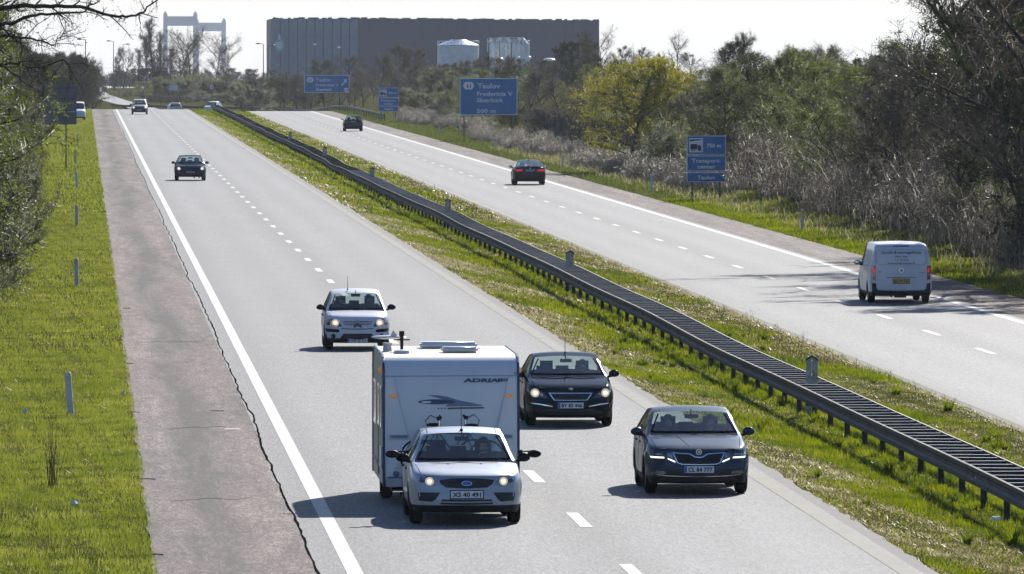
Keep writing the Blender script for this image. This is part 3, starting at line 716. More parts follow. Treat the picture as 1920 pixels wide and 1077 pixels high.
def car_shell(S):
    """half body as a rounded box grid, mirrored and subdivided; material slots: 0 body 1 windscreen 2 rear glass 3 side glass 4 lower trim"""
    L, W, H = S['L'], S['W'], S['H']; hw = W/2; zb = S.get('zb', .2); top = S['top']; belt = S['belt']
    yc, yh, yrh, yrb = S['cowl'], S['head'], S['rhead'], S['rbase']; wr = S['wr']; ax = S['axles']; ra = S.get('ra', .36)
    keys = {0.0, .12, .3, yc-.12, yc, (yc+yh)/2, yh, yh+.25, (yh+yrh)/2, yrh-.2, yrh, (yrh+yrb)/2, yrb, L-.25, L-.08, L}
    for a in ax:
        for q in (-1.06, -.8, -.4, 0, .4, .8, 1.06): keys.add(a+q*ra)
    for y in S.get('rows', []): keys.add(y)
    ks = []
    for y in sorted(keys):
        if ks and y-ks[-1] < .055:
            if y in (yc, yh, yrh, yrb): ks[-1] = y
            continue
        if 0 <= y <= L: ks.append(y)
    if L-ks[-1] > 1e-6: ks[-1] = L
    zc = lambda y: lerp_list(top, y)
    zs = lambda y: lerp_list(belt, y)
    def plan(y):
        a = S.get('nose', .16)*max(0, (.75-y)/.75)**2.4; b = S.get('tailt', .10)*max(0, (y-(L-.6))/.6)**2.4
        return 1-a-b
    sw = S.get('sweep', .28); swr = S.get('rsweep', .14)
    def yoff(y, xf):
        f = max(0, 1-y/1.0); g = max(0, 1-(L-y)/.8)
        o = sw*abs(xf)**2.8*f*f - swr*abs(xf)**2.8*g*g
        if yc-.3 < y < yh+.2: o += S.get('bow', .13)*abs(xf)**2*(1 if yc <= y <= yh else .5)
        return o
    vs = []; fs = []; mi = []
    vid = {}
    def V(key, p):
        if key not in vid: vid[key] = len(vs); vs.append(p)
        return vid[key]
    rowsP = []
    for i, y in enumerate(ks):
        p = plan(y); az = 0
        for a in ax:
            if abs(y-a) <= ra*1.01: az = max(az, .31+math.sqrt(max(0, ra*ra-(y-a)**2)))
        z0 = max(zb + S.get('lift', .0)*max(0, (.6-y)), az)
        sh = zs(y); c = zc(y)
        cab = yc-.01 <= y <= yrb+.01
        zr_ = [z0, max(zb+.12, az+.03 if az else 0), max(.46*S.get('vs', 1), az+.05 if az else 0), max(sh-.16, (az+.06) if az else 0), sh]
        for k in range(1, 5):
            if zr_[k] <= zr_[k-1]+.01: zr_[k] = zr_[k-1]+.015
        ws = hw*p
        xs = [ws-.05, ws-.012, ws, ws-S.get('shoulder_in', .015), ws*S.get('wsf', .955) if cab or y > yc else ws*.95]
        if az: xs[0] = ws-.005; xs[1] = ws+.004; xs[2] = ws+.004
        if cab or (y > yrb and not S.get('boot')):
            g = min(1, max(0, (c-.04-sh)/(H-.04-S['beltc'])))
            x1 = (xs[4]-.02)*(1-g)+wr*g; z1 = sh + max(.01, (c-.045-sh))*1.0
            if c-.045 < sh+.01: z1 = sh+.01
            x2 = x1-.05; z2 = z1+.32*(c-z1)
        else:
            x1 = xs[4]*.90; z1 = sh+.55*(c-sh); x2 = xs[4]*S.get('crx', .74); z2 = sh+.86*(c-sh)
        xs += [x1, x2, x2*.66, x2*.33, 0]; zr_ += [z1, z2, z2+.62*(c-z2), z2+.9*(c-z2), c]
        if S.get('van') and cab and y > yh: 
            pass
        rowsP.append((y, xs, zr_, ws))
    n = len(ks)
    def vert(i, j):
        y, xs, zz, ws = rowsP[i]; fx = xs[j]/hw
        fy = 0
        if i == 0: fy = [S.get('fy', (.07, .01, 0, .03, .06))[j] if j < 5 else S.get('fy', (.07, .01, 0, .03, .06))[4]][0]
        if i == n-1: fy = -[S.get('ry', (.10, .03, .0, .02, .05))[j] if j < 5 else S.get('ry', (.10, .03, .0, .02, .05))[4]][0]
        return V(('s', i, j), (xs[j], y+fy+yoff(y, fx), zz[j]))
    def front(i, l, c):
        if c == 0: return vert(i, l)
        if l == 4: return vert(i, 4+c)
        y, xs, zz, ws = rowsP[i]; x = xs[4+c]/xs[4]*xs[l]
        t = S.get('fy', (.07, .01, 0, .03, .06)) if i == 0 else S.get('ry', (.10, .03, .0, .02, .05))
        fy = t[l]*(1 if i == 0 else -1)
        z = zz[l]
        if l == 3: z = zz[3]+.3*(zz[4+c]-zz[4])
        return V(('f', i, l, c), (x, y+fy+yoff(y, x/hw), z))
    def face(a, m): fs.append(a); mi.append(m)
    for i in range(n-1):
        y0, y1 = ks[i], ks[i+1]; ym = (y0+y1)/2
        for j in range(9):
            m = 0
            if j == 0: m = 4
            if j == 4 and S['sg'][0] < ym < S['sg'][1] and not any(abs(ym-bp) < .05 for bp in S.get('bp', [])): m = 3
            if j >= 6 and yc < ym < yh: m = 1
            if j >= 6 and yrh < ym < yrb and S.get('rglass', True): m = 2
            face((vert(i, j), vert(i, j+1), vert(i+1, j+1), vert(i+1, j)), m)
    for (i, d) in ((0, 1), (n-1, -1)):
        for l in range(4):
            for c in range(5):
                q = (front(i, l, c), front(i, l, c+1), front(i, l+1, c+1), front(i, l+1, c))
                face(q if d < 0 else q[::-1], 4 if l == 0 else 0)
    me = bpy.data.meshes.new('shell'); me.from_pydata(vs, [], fs)
    for k in range(5): me.materials.append(None)
    me.polygons.foreach_set('material_index', mi)
    bm = bmesh.new(); bm.from_mesh(me); cl = bm.edges.layers.float.new('crease_edge') if 'crease_edge' not in bm.edges.layers.float else bm.edges.layers.float['crease_edge']
    bmesh.ops.recalc_face_normals(bm, faces=bm.faces)
    for e in bm.edges:
        if len(e.link_faces) == 2 and e.link_faces[0].material_index != e.link_faces[1].material_index: e[cl] = 1.0
    vl_ = bm.verts.layers.float.new('crease_vert')
    bm.verts.ensure_lookup_table()
    for (yy_) in (yc, yh, yrh, yrb):
        i_ = min(range(n), key=lambda q: abs(ks[q]-yy_)); bm.verts[vid[('s', i_, 6)]][vl_] = .85
    bm.to_mesh(me); bm.free()
    o = bpy.data.objects.new('shell', me); COL.objects.link(o)
    mm = o.modifiers.new('m', 'MIRROR'); mm.use_clip = True; mm.merge_threshold = .002
    sb = o.modifiers.new('s', 'SUBSURF'); sb.levels = 2; sb.render_levels = 2
    dg = bpy.context.evaluated_depsgraph_get(); out = bpy.data.meshes.new_from_object(o.evaluated_get(dg)); bpy.data.objects.remove(o)
    return out

def patch(name, poly, bvh, mat, parent, side='front', off=.006, grid=.06, thick=.02, L=5, mirror=False):
    """an outline (seen from the front, rear, top or side) laid onto the body surface, with its own thickness"""
    res = []
    for mir in ((1, -1) if mirror else (1,)):
        bm = bmesh.new(); pts = [(p[0]*mir, p[1]) for p in poly]
        bm.faces.new([bm.verts.new((x, 0, z)) for x, z in pts])
        xs = [p[0] for p in pts]; zs_ = [p[1] for p in pts]
        for ax_, lo, hi in ((0, min(xs), max(xs)), (2, min(zs_), max(zs_))):
            k = lo+grid
            while k < hi-.005:
                no = (1, 0, 0) if ax_ == 0 else (0, 0, 1); co = (k, 0, 0) if ax_ == 0 else (0, 0, k)
                bmesh.ops.bisect_plane(bm, geom=list(bm.verts)+list(bm.edges)+list(bm.faces), plane_co=co, plane_no=no); k += grid
        bmesh.ops.triangulate(bm, faces=bm.faces)
        ok = True
        for v in bm.verts:
            a, b_ = v.co.x, v.co.z
            if side == 'front': org, d = Vector((a, -3, b_)), Vector((0, 1, 0))
            elif side == 'rear': org, d = Vector((a, L+3, b_)), Vector((0, -1, 0))
            elif side == 'top': org, d = Vector((a, b_, 4)), Vector((0, 0, -1))
            elif side == 'left': org, d = Vector((-4, a*mir, b_)), Vector((1, 0, 0))
            else: org, d = Vector((4, a*mir, b_)), Vector((-1, 0, 0))
            h = bvh.ray_cast(org, d)
            if h[0] is None:
                q = bvh.find_nearest(Vector((a, 0.05 if side == 'front' else L-.05, b_)) if side in ('front', 'rear') else org); v.co = q[0] - d*off
            else: v.co = h[0] - d*off
        bmesh.ops.recalc_face_normals(bm, faces=bm.faces)
        ex = bmesh.ops.extrude_face_region(bm, geom=list(bm.faces)); 
        for g in ex['geom']:
            if isinstance(g, bmesh.types.BMVert): g.co += d*thick
        bmesh.ops.recalc_face_normals(bm, faces=bm.faces)
        me = bpy.data.meshes.new(name); bm.to_mesh(me); bm.free(); me.materials.append(mat)
        res.append(obj(name, me, parent))
    return res
def circ(cx, cz, r, n=14, rz_=None): return [(cx+r*math.cos(2*math.pi*i/n), cz+(rz_ or r)*math.sin(2*math.pi*i/n)) for i in range(n)]
def sym(half): return half + [(-x, z) for x, z in half[::-1] if abs(x) > 1e-6]
def bar_poly(pts, t): return [(x, z+t/2) for x, z in pts] + [(x, z-t/2) for x, z in pts[::-1]]

def wheel_meshes(r=.315, wdt=.21, steel=False):
    t = MB().lathe([(-wdt/2+.01, r*.64), (-wdt/2, r*.80), (-wdt/2+.02, r*.96), (-wdt/2+.05, r), (wdt/2-.05, r), (wdt/2-.02, r*.96), (wdt/2, r*.80), (wdt/2-.01, r*.64)], n=28).mesh('tyre', RUBBER, True)
    m = MB().lathe([(-wdt/2+.015, r*.66), (-wdt/2+.03, r*.60), (0, r*.58), (wdt/2-.03, r*.60), (wdt/2-.015, r*.66)], n=28)
    for s in (-1, 1):
        for i in range(7):
            a = 2*math.pi*i/7; c, q = math.cos(a), math.sin(a)
            m.box((s*(wdt/2-.035), c*r*.35, q*r*.35), (.02, .055, r*.55), rx=a-math.pi/2+math.pi/2 if False else a-math.pi/2)
        m.lathe([(s*(wdt/2-.02), .001), (s*(wdt/2-.02), .06), (s*(wdt/2-.05), .06)], n=12)
    m.lathe([(-.01, .001), (-.01, r*.6), (.01, r*.6), (.01, .001)], n=16)
    return t, m.mesh('rim', RIM)

def person(hair=True):
    """seated figure facing -Y, hands forward on a wheel; pelvis at the origin"""
    P = {'pel': (0, 0, .0, .15), 'bel': (0, .03, .17, .145), 'chest': (0, .06, .38, .17), 'neckb': (0, .07, .53, .075), 'neck': (0, .06, .60, .058), 'head': (0, .045, .69, .088), 'crown': (0, .055, .77, .082), 'chin': (0, -.005, .645, .05), 'nose': (0, -.055, .70, .016)}
    E = [('pel', 'bel'), ('bel', 'chest'), ('chest', 'neckb'), ('neckb', 'neck'), ('neck', 'head'), ('head', 'crown'), ('head', 'chin'), ('head', 'nose')]
    for s, k in ((-1, 'l'), (1, 'r')):
        P.update({'sh'+k: (s*.19, .06, .48, .07), 'el'+k: (s*.27, -.08, .27, .048), 'wr'+k: (s*.17, -.34, .36, .032), 'ha'+k: (s*.15, -.42, .39, .04),
                  'th'+k: (s*.11, -.06, -.02, .10), 'kn'+k: (s*.15, -.48, .08, .07), 'an'+k: (s*.14, -.72, -.28, .048), 'to'+k: (s*.14, -.86, -.30, .04)})
        for f in range(4):
            P['f%d%s' % (f, k)] = (s*(.185-.02*f)-s*0, -.455, .40-.004*f, .010); P['g%d%s' % (f, k)] = (s*(.18-.02*f), -.48, .37-.004*f, .009)
            E += [('ha'+k, 'f%d%s' % (f, k)), ('f%d%s' % (f, k), 'g%d%s' % (f, k))]
        P['tb'+k] = (s*.105, -.43, .41, .011); E.append(('ha'+k, 'tb'+k))
        E += [('chest', 'sh'+k), ('sh'+k, 'el'+k), ('el'+k, 'wr'+k), ('wr'+k, 'ha'+k), ('pel', 'th'+k), ('th'+k, 'kn'+k), ('kn'+k, 'an'+k), ('an'+k, 'to'+k)]
    names = list(P); me = bpy.data.meshes.new('person'); me.from_pydata([P[n][:3] for n in names], [(names.index(a), names.index(b)) for a, b in E], [])
    o = bpy.data.objects.new('person', me); COL.objects.link(o)
    o.modifiers.new('k', 'SKIN'); 
    for i, n in enumerate(names): me.skin_vertices[0].data[i].radius = (P[n][3],)*2
    me.skin_vertices[0].data[0].use_root = True
    sb = o.modifiers.new('s', 'SUBSURF'); sb.levels = 1; sb.render_levels = 1
    dg = bpy.context.evaluated_depsgraph_get(); out = bpy.data.meshes.new_from_object(o.evaluated_get(dg)); bpy.data.objects.remove(o)
    out.materials.clear(); out.materials.append(CLOTH); out.materials.append(SKIN); out.shade_smooth()
    for p in out.polygons:
        c = p.center; p.material_index = 1 if (c.z > .555 or c.y < -.36 and c.z > .3) else 0
    hm = MB().ell((0, .08, .735), (.10, .115, .115), 14, 9).mesh('hair', HAIRM, True)
    return out, hm
PERS, HAIR = person()
def seat_person(x, y, z, label, tiltz=0):
    o = obj('person', PERS, None, (x, y, z), tiltz); obj('hair', HAIR, o); tag(o, label, 'person'); return o

SEATB = None
def interior(root, S):
    global SEATB
    yc, H, W = S['cowl'], S['H'], S['W']; bc = S['beltc']
    if SEATB is None:
        m = MB().box((0, .0, .33), (.46, .13, .60), rx=R(-14)).box((0, -.28, .03), (.48, .52, .14), rx=R(-6)); SEATB = m.mesh('seat', SEATM)
    hd = MB().box((0, 0, 0), (.26, .09, .18)).mesh('headrest', SEATM)
    yd = S.get('drv', yc+1.15); zf = S.get('seatz', .48)
    for x in (-.37, .37):
        s = obj('seat', SEATB, root, (x, yd+.12, zf)); obj('headrest', hd, s, (0, .13, .73))
    if not S.get('van'):
        for x in (-.4, 0, .4):
            s = obj('seat', SEATB, root, (x*1.0, yd+1.0, zf-.04)); obj('headrest', hd, s, (0, .13, .64)) if x != 0 or True else None
    MB().prism([(-W/2+.16, bc-.14), (W/2-.16, bc-.14), (W/2-.2, bc-.02), (-W/2+.2, bc-.02)], yc+.05, yc+.52).build('dashboard', BLACK, root)
    sw = MB(); n = 16
    sw.tube([(.18*math.cos(2*math.pi*i/n), .06*math.sin(2*math.pi*i/n), .17*math.sin(2*math.pi*i/n)) for i in range(n+1)], .016, 5, cap=False); sw.box((0, 0, 0), (.34, .03, .05)).box((0, 0, -.04), (.08, .03, .12))
    o = sw.build('steering_wheel', BLACK, root); o.location = (.37, yc+.64, bc+.0)
    MB().box((0, S['head']-.08, H-.17), (.24, .03, .07)).tube([(0, S['head']-.08, H-.15), (0, S['head']+.02, H-.05)], .01, 4).build('rear_view_mirror', BLACK, root)

def build_car(S, paint, name='parked_car', glassm=None, lod=False):
    root = empty(name, (0, 0, 0)); sh = car_shell(S); W, L = S['W'], S['L']
    bvh = BVHTree.FromPolygons([v.co[:] for v in sh.vertices], [tuple(p.vertices) for p in sh.polygons])
    body = obj('body', split_mesh(sh, 0, 'body', paint), root)
    for i, nm, m in ((1, 'windscreen', glassm or GLASS), (2, 'rear_window', glassm or GLASS), (3, 'side_windows', S.get('sglass') or DGLASS), (4, 'lower_trim', S.get('trim', BLACK))):
        g = split_mesh(sh, i, nm, m)
        if g: obj(nm, g, root)
    zb = S.get('zb', .2)
    MB().box((0, L/2, zb+.10), (W-.5, L-.5, .16)).box((0, S['cowl']*.5+.1, .55), (W-.55, S['cowl']*.85, .5)).build('underbody', BLACK, root)
    # dark linings of the wheel arches
    a = MB()
    for y in S['axles']:
        for s in (-1, 1):
            xx = s*(W/2-.05); xi = s*(W/2-.30); rr_ = S.get('ra', .36)+.01; n = 10; pts = [(y+rr_*math.cos(math.pi*i/n), .31+rr_*math.sin(math.pi*i/n)) for i in range(n+1)]
            a.add([(xx, p, q) for p, q in pts]+[(xi, p, q) for p, q in pts], [(i, i+1, n+2+i, n+1+i) for i in range(n)] + [tuple(range(n+1, 2*n+2))])
    a.build('wheel_arch', BLACK, root)
    ty, ri = wheel_meshes(S.get('rw', .315))
    k = 0
    for y in S['axles']:
        for s in (-1, 1):
            w0 = empty('wheel', (s*(S.get('track', W-.25)/2), y, S.get('rw', .315))); w0.parent = root
            obj('tyre', ty, w0); obj('rim', ri, w0)
    interior(root, S)
    # door mirrors
    mz = S['beltc']+.07; my = S['cowl']+S.get('mir', .42)
    for s in (-1, 1):
        e = MB().ell((s*(W/2+.07), my, mz), (.11, .07, .075), 14, 10, tap=-.1).build('door_mirror', S.get('mirm', paint), root, smooth=True)
        MB().tube([(s*(W/2-.08), my+.03, mz-.08), (s*(W/2+.02), my+.01, mz-.05)], .028, 6).build('mirror_arm', BLACK, e)
        MB().lathe([(0, .001), (0, 1), (.01, 1)], axis='Y', n=14)
        mg = MB().ell((s*(W/2+.07), my+.058, mz), (.092, .02, .06), 12, 6).build('mirror_glass', CHROME, e)
    # wipers and window surround
    if S['head']-S['cowl'] > .3:
        zc0 = lerp_list(S['top'], S['cowl']); zh0 = lerp_list(S['top'], S['head']); xb = W/2*.955-.115; xt = S['wr']-.075
        if not S.get('van') and not lod:
            for s in (-1, 1): patch('window_seal', [(s*(xb+.005), zc0+.03), (s*(xt+.005), zh0-.05), (s*(xt-.022), zh0-.05), (s*(xb-.022), zc0+.03)], bvh, SEAL, root, off=.005, grid=.1, thick=.003)
            patch('scuttle', [(-xb, zc0+.055), (xb, zc0+.055), (xb, zc0+.02), (-xb, zc0+.02)], bvh, SEAL, root, off=.006, grid=.1, thick=.003)
            for s in (-1, 1): patch('bonnet_gap', [(s*(W*.43), S['cowl']-.08), (s*(W*.43+.008), S['cowl']-.08), (s*(W*.40+.008), .35), (s*(W*.40), .35)], bvh, SEAL, root, side='top', off=.003, grid=.1, thick=.002)
            for sd in ('left', 'right'):
                for yy in (S['cowl']+.28, S['cowl']+1.33, S['cowl']+2.25): patch('door_gap', [(yy, .34), (yy+.010, .34), (yy+.010, S['beltc']-.03), (yy, S['beltc']-.03)], bvh, SEAL, root, side=sd, off=.003, grid=.1, thick=.002)
                for yy in (S['cowl']+1.1, S['cowl']+2.05): patch('door_handle', [(yy, .82), (yy+.16, .82), (yy+.16, .85), (yy, .85)], bvh, S.get('mirm', paint), root, side=sd, off=.02, grid=.2, thick=.02)
        for x0, x1 in ((-.55, .05), (-.05, .58)):
            MB().tube([(x0, S['cowl']+.03+.1*abs(x0)**2, zc0+.03), ((x0+x1)/2, S['cowl']-.0, zc0+.045), (x1, S['cowl']+.03+.1*abs(x1)**2, zc0+.035)], .012, 5).build('wiper', BLACK, root)
    return root, bvh, body
def plate(root, bvh, z, w=.52, h=.115, text='', rear=False, L=0, mat=None, eu=False, x0=0., xt=None, frame=True):
    sd = 'rear' if rear else 'front'
    q = bvh.ray_cast(Vector((x0, (L+3) if rear else -3, z)), Vector((0, -1 if rear else 1, 0)))[0]; y = q.y + (.012 if rear else -.012); sg = 1 if rear else -1
    p = MB().box((x0, y, z), (w, .012, h)).build('number_plate', mat or PLATE, root)
    if frame:
        MB().box((x0, y-sg*.004, z), (w+.03, .012, h+.03)).build('plate_frame', BLACK, p)
    if eu: MB().box((x0-sg*-1*(w/2-.025)*1, y+sg*.008, z), (.045, .006, h-.01)).build('plate_band', EUBLUE, p) if rear else MB().box((x0-w/2+.025, y-.008, z), (.045, .006, h-.01)).build('plate_band', EUBLUE, p)
    if text:
        tw = w-(.10 if eu else .06); cx = x0+(.022 if eu else 0)*(-1 if rear else 1)
        lettering(text, cx, y+sg*.009, z-h*.31, h*.62, INK, p, width=tw, center=True, bold=.035, rear=rear)
    return p

def lamp_bulb(root, bvh, x, z, r, m=LIT, side='front', L=5, name='lit_lamp'):
    if m is LIT: patch('reflector', circ(x, z, r*1.12, 14), bvh, GLOW, root, side=side, off=.014, L=L, grid=.03, thick=.01); r *= .62
    return patch(name, circ(x, z, r, 12), bvh, m, root, side=side, off=.02, L=L, grid=.03, thick=.02)[0]
def antenna(root, y, z, h=.35, x=0): MB().tube([(x, y, z), (x, y+h*.35, z+h)], .008, 5, .004).lathe([(z-.01, .001), (z-.01, .03), (z+.02, .02)], (x, y, 0), 'Z', 8).build('antenna', BLACK, root)
def frit(root, bvh, S, t=.045):
    """black border round the windscreen"""
    pass

# paints
GLOW = pm('lamp_reflector', (.75, .70, .6), .2, .3, emit=(1, .72, .40), estr=.22)
SILVER = pm('silver_paint', (.34, .37, .42), .42, .45, spec=.2, var=.03, coat=.45)
WHITEP = pm('white_paint', (.55, .57, .62), .45, 0, spec=.2, var=.03, coat=.45)
BLACKP = pm('black_paint', (.010, .011, .016), .6, 0, spec=0, var=.05, coat=.45)
GREYP = pm('dark_grey_paint', (.028, .050, .080), .5, .2, spec=0, var=.05, coat=.45)
NAVYP = pm('dark_blue_paint', (.014, .02, .042), .5, 0, spec=0, var=.05, coat=.45)
DARKP = pm('dark_green_grey_paint', (.016, .024, .028), .5, 0, spec=0, var=.05, coat=.45)

def place(root, X, Y, right=False, back=False, z=None):
    root.location = (X, Y, (rz(Y, right)+.006) if z is None else z); root.rotation_euler = (math.atan(SL)*(-1 if back else 1), 0, math.pi if back else 0)

# --- silver hatchback towing the caravan
S = dict(L=4.34, W=1.84, H=1.50, zb=.21, beltc=.97, cowl=1.12, head=1.98, rhead=3.45, rbase=4.08, wr=.645, axles=(.88, 3.52), sg=(1.45, 3.75), bp=(2.45,),
  top=[(0, .745), (.12, .81), (.3, .86), (1.0, .965), (1.12, .985), (1.98, 1.425), (2.3, 1.475), (2.7, 1.50), (3.1, 1.48), (3.45, 1.44), (4.08, 1.05), (4.25, .98), (4.34, .90)],
  belt=[(0, .69), (.12, .77), (.3, .83), (1.12, .95), (2.5, .98), (3.8, 1.03), (4.34, .86)], rows=(2.4, 2.5), seatz=.46, mirm=BLACK, drv=2.3)
c, bvh, body = build_car(S, SILVER, 'hatchback_car')
place(c, 6.2, 147.2); tag(c, 'silver hatchback towing the white caravan, headlights lit, with extra towing mirrors', 'car')
for h in patch('headlight', [(-.80, .765), (-.755, .66), (-.62, .64), (-.43, .645), (-.47, .71), (-.56, .775), (-.68, .81)], bvh, LAMPG, c, mirror=True): pass
for s in (-1, 1):
    lamp_bulb(c, bvh, s*.60, .715, .062); lamp_bulb(c, bvh, s*.72, .72, .035, LAMPD, name='side_lamp')
gm = pm('grille_mesh', (.012, .012, .014), .6, var=.4, scale=60)
patch('grille', sym([(.0, .765), (.25, .76), (.445, .735), (.42, .67), (.33, .615), (0, .60)]), bvh, gm, c)
patch('badge', circ(0, .683, .085, 18, .04), bvh, CHROME, c, off=.014); patch('badge_face', circ(0, .683, .072, 18, .031), bvh, EUBLUE, c, off=.018)
patch('fog_recess', [(-.79, .535), (-.43, .535), (-.50, .43), (-.56, .385), (-.77, .40)], bvh, gm, c, mirror=True)
patch('lower_intake', sym([(.0, .425), (.40, .425), (.43, .345), (0, .335)]), bvh, gm, c)
patch('intake_bar', bar_poly([(-.41, .385), (0, .38), (.41, .385)], .018), bvh, SILVER, c, off=.014)
plate(c, bvh, .505, .52, .115, 'XS 40 491')
patch('washer_jet', circ(-.62, .60, .03, 8, .012), bvh, SILVER, c, off=.015, mirror=True)
for s in (-1, 1):
    e = MB().ell((s*1.16, 1.42, 1.10), (.115, .06, .065), 14, 9, tap=.0).build('towing_mirror', BLACK, c, smooth=True)
    MB().tube([(s*.9, 1.5, 1.13), (s*1.1, 1.45, 1.14)], .012, 6).box((s*.93, 1.5, 1.13), (.08, .05, .06)).build('mirror_clamp', BLACK, e)
antenna(c, 2.15, 1.46, .40)
for s in (-1, 1): patch('roof_joint', [(s*.555, 2.1), (s*.575, 2.1), (s*.575, 3.4), (s*.555, 3.4)], bvh, BLACK, c, side='top', grid=.2, off=.004)
for x in (-.27, .27): patch('washer_nozzle', circ(x, .95, .02, 6), bvh, BLACK, c, side='top')
seat_person(6.2+.37, 147.2+2.33, rz(149.6)+.50, 'driver in dark clothes at the wheel of the silver hatchback towing the caravan')
# --- dark grey saloon
S = dict(L=4.67, W=1.81, H=1.455, zb=.20, beltc=.97, cowl=1.22, head=2.1, rhead=3.35, rbase=4.15, wr=.66, axles=(.86, 3.55), sg=(1.6, 3.9), bp=(2.55,), nose=.13,
  top=[(0, .745), (.12, .80), (.3, .855), (.7, .92), (1.1, .98), (1.22, 1.0), (2.1, 1.375), (2.45, 1.44), (2.8, 1.455), (3.35, 1.41), (4.15, 1.08), (4.5, 1.02), (4.67, .95)],
  belt=[(0, .70), (.12, .76), (.3, .82), (1.22, .95), (2.5, .97), (3.8, 1.0), (4.67, .9)], rows=(2.5, 2.6), seatz=.44, crx=.62, fy=(.06, .01, 0, .02, .05))
c, bvh, body = build_car(S, GREYP, 'saloon_car')
place(c, 10.62, 156.95); tag(c, 'dark grey-blue saloon in the lane beside the grass median, white daytime light strips', 'car')
patch('headlight', [(-.845, .745), (-.60, .752), (-.40, .745), (-.385, .58), (-.43, .575), (-.57, .625), (-.83, .625)], bvh, LAMPD, c, mirror=True)
patch('light_strip', [(-.825, .667), (-.60, .660), (-.59, .636), (-.815, .640)], bvh, DRL, c, mirror=True, off=.014)
patch('light_strip', [(-.54, .642), (-.43, .600), (-.40, .572), (-.42, .570), (-.53, .618)], bvh, DRL, c, mirror=True, off=.014)
patch('projector_lens', [(-.79, .715), (-.62, .72), (-.62, .69), (-.79, .685)], bvh, LAMPG, c, mirror=True, off=.014)
patch('projector_lens', [(-.545, .725), (-.45, .725), (-.45, .64), (-.52, .66)], bvh, LAMPG, c, mirror=True, off=.013)
G0 = sym([(0, .662), (.06, .668), (.15, .722), (.455, .742), (.375, .558), (.30, .530), (0, .523)]); G1 = sym([(0, .645), (.07, .652), (.155, .706), (.43, .724), (.362, .568), (.295, .545), (0, .538)])
patch('grille_frame', G0, bvh, CHROME, c, off=.008); patch('grille', G1, bvh, gm, c, off=.016)
for i in range(-11, 12):
    if abs(i) > 1: patch('grille_bar', [(i*.031-.003, .69 if abs(i) > 5 else .66), (i*.031+.003, .69 if abs(i) > 5 else .66), (i*.031+.003, .56), (i*.031-.003, .56)], bvh, BLACK, c, off=.028, thick=.012)
MB().lathe([(-.02, .001), (-.02, .052), (.02, .052)], (0, .07, .745), 'Y', 18).build('badge', CHROME, c); MB().lathe([(-.026, .001), (-.026, .038), (-.02, .038)], (0, .07, .745), 'Y', 18).build('badge_face', pm('badge_dark', (.03, .05, .045), .3), c)
MB().prism([(-.025, .735), (.0, .765), (.03, .755), (.01, .745), (.028, .73)], .038, .043).build('badge_arrow', CHROME, c)
plate(c, bvh, .445, .52, .115, 'CL 84 777', eu=True)
patch('lower_band', sym([(0, .405), (.6, .41), (.80, .43), (.80, .36), (.6, .335), (0, .325)]), bvh, gm, c, off=.006)
patch('fog_lamp', [(-.77, .425), (-.60, .415), (-.565, .385), (-.60, .36), (-.76, .375)], bvh, LAMPG, c, mirror=True, off=.014)
patch('chrome_strip', bar_poly([(-.80, .375), (-.6, .338), (-.3, .326), (0, .322), (.3, .326), (.6, .338), (.80, .375)], .012), bvh, CHROME, c, off=.016, grid=.1)
patch('lower_intake', sym([(0, .30), (.62, .305), (.70, .25), (0, .235)]), bvh, gm, c)
for s in (-1, 1): patch('bonnet_crease', [(s*.30, 1.12), (s*.315, 1.12), (s*.165, .25), (s*.15, .25)], bvh, GREYP, c, side='top', off=.006, grid=.2, thick=.01)
seat_person(10.62+.37, 156.95+2.45, rz(159.4)+.46, 'driver at the right of the windscreen of the dark grey saloon')
seat_person(10.62-.37, 156.95+2.5, rz(159.4)+.46, 'front passenger with bare face at the left of the windscreen of the dark grey saloon')
# --- black hatchback beside the caravan
S = dict(L=4.25, W=1.80, H=1.46, zb=.19, beltc=.97, cowl=1.12, head=2.02, rhead=3.35, rbase=3.98, wr=.645, axles=(.86, 3.48), sg=(1.5, 3.7), bp=(2.45,), nose=.15,
  top=[(0, .735), (.12, .80), (.3, .86), (.7, .93), (1.05, .985), (1.12, 1.0), (2.02, 1.385), (2.4, 1.45), (2.7, 1.46), (3.35, 1.41), (3.98, 1.05), (4.15, .98), (4.25, .9)],
  belt=[(0, .70), (.12, .76), (.3, .82), (1.12, .95), (2.5, .98), (3.8, 1.03), (4.25, .88)], rows=(2.4, 2.5), seatz=.45, mir=.45)
c, bvh, body = build_car(S, BLACKP, 'hatchback_car')
place(c, 9.9, 184.9); tag(c, 'glossy black hatchback driving right beside the caravan, round headlights lit', 'car')
patch('headlight', [(-.835, .72), (-.74, .765), (-.60, .735), (-.52, .66), (-.445, .585), (-.60, .60), (-.80, .64)], bvh, LAMPD, c, mirror=True)
for s in (-1, 1): lamp_bulb(c, bvh, s*.715, .695, .078); lamp_bulb(c, bvh, s*.59, .665, .035, LAMPG, name='inner_lamp')
patch('grille_frame', sym([(0, .70), (.45, .70), (.345, .548), (0, .542)]), bvh, CHROME, c); patch('grille', sym([(0, .684), (.415, .684), (.33, .562), (0, .556)]), bvh, gm, c, off=.014)
MB().prism([(-.045, .775), (-.02, .80), (.04, .80), (.045, .745), (.025, .775), (.005, .745), (-.005, .77)], .045, .06).build('badge', CHROME, c)
plate(c, bvh, .445, .52, .115, 'BY 85 446', eu=True)
patch('chrome_strip', bar_poly([(-.81, .485), (-.6, .465), (-.37, .42)], .02), bvh, CHROME, c, mirror=True, off=.01)
patch('lower_intake', sym([(0, .37), (.42, .37), (.62, .33), (.70, .27), (0, .25)]), bvh, gm, c)
antenna(c, 2.2, 1.44, .32)
seat_person(9.9+.37, 184.9+2.4, rz(187.3)+.46, 'driver at the right of the windscreen of the black hatchback beside the caravan')
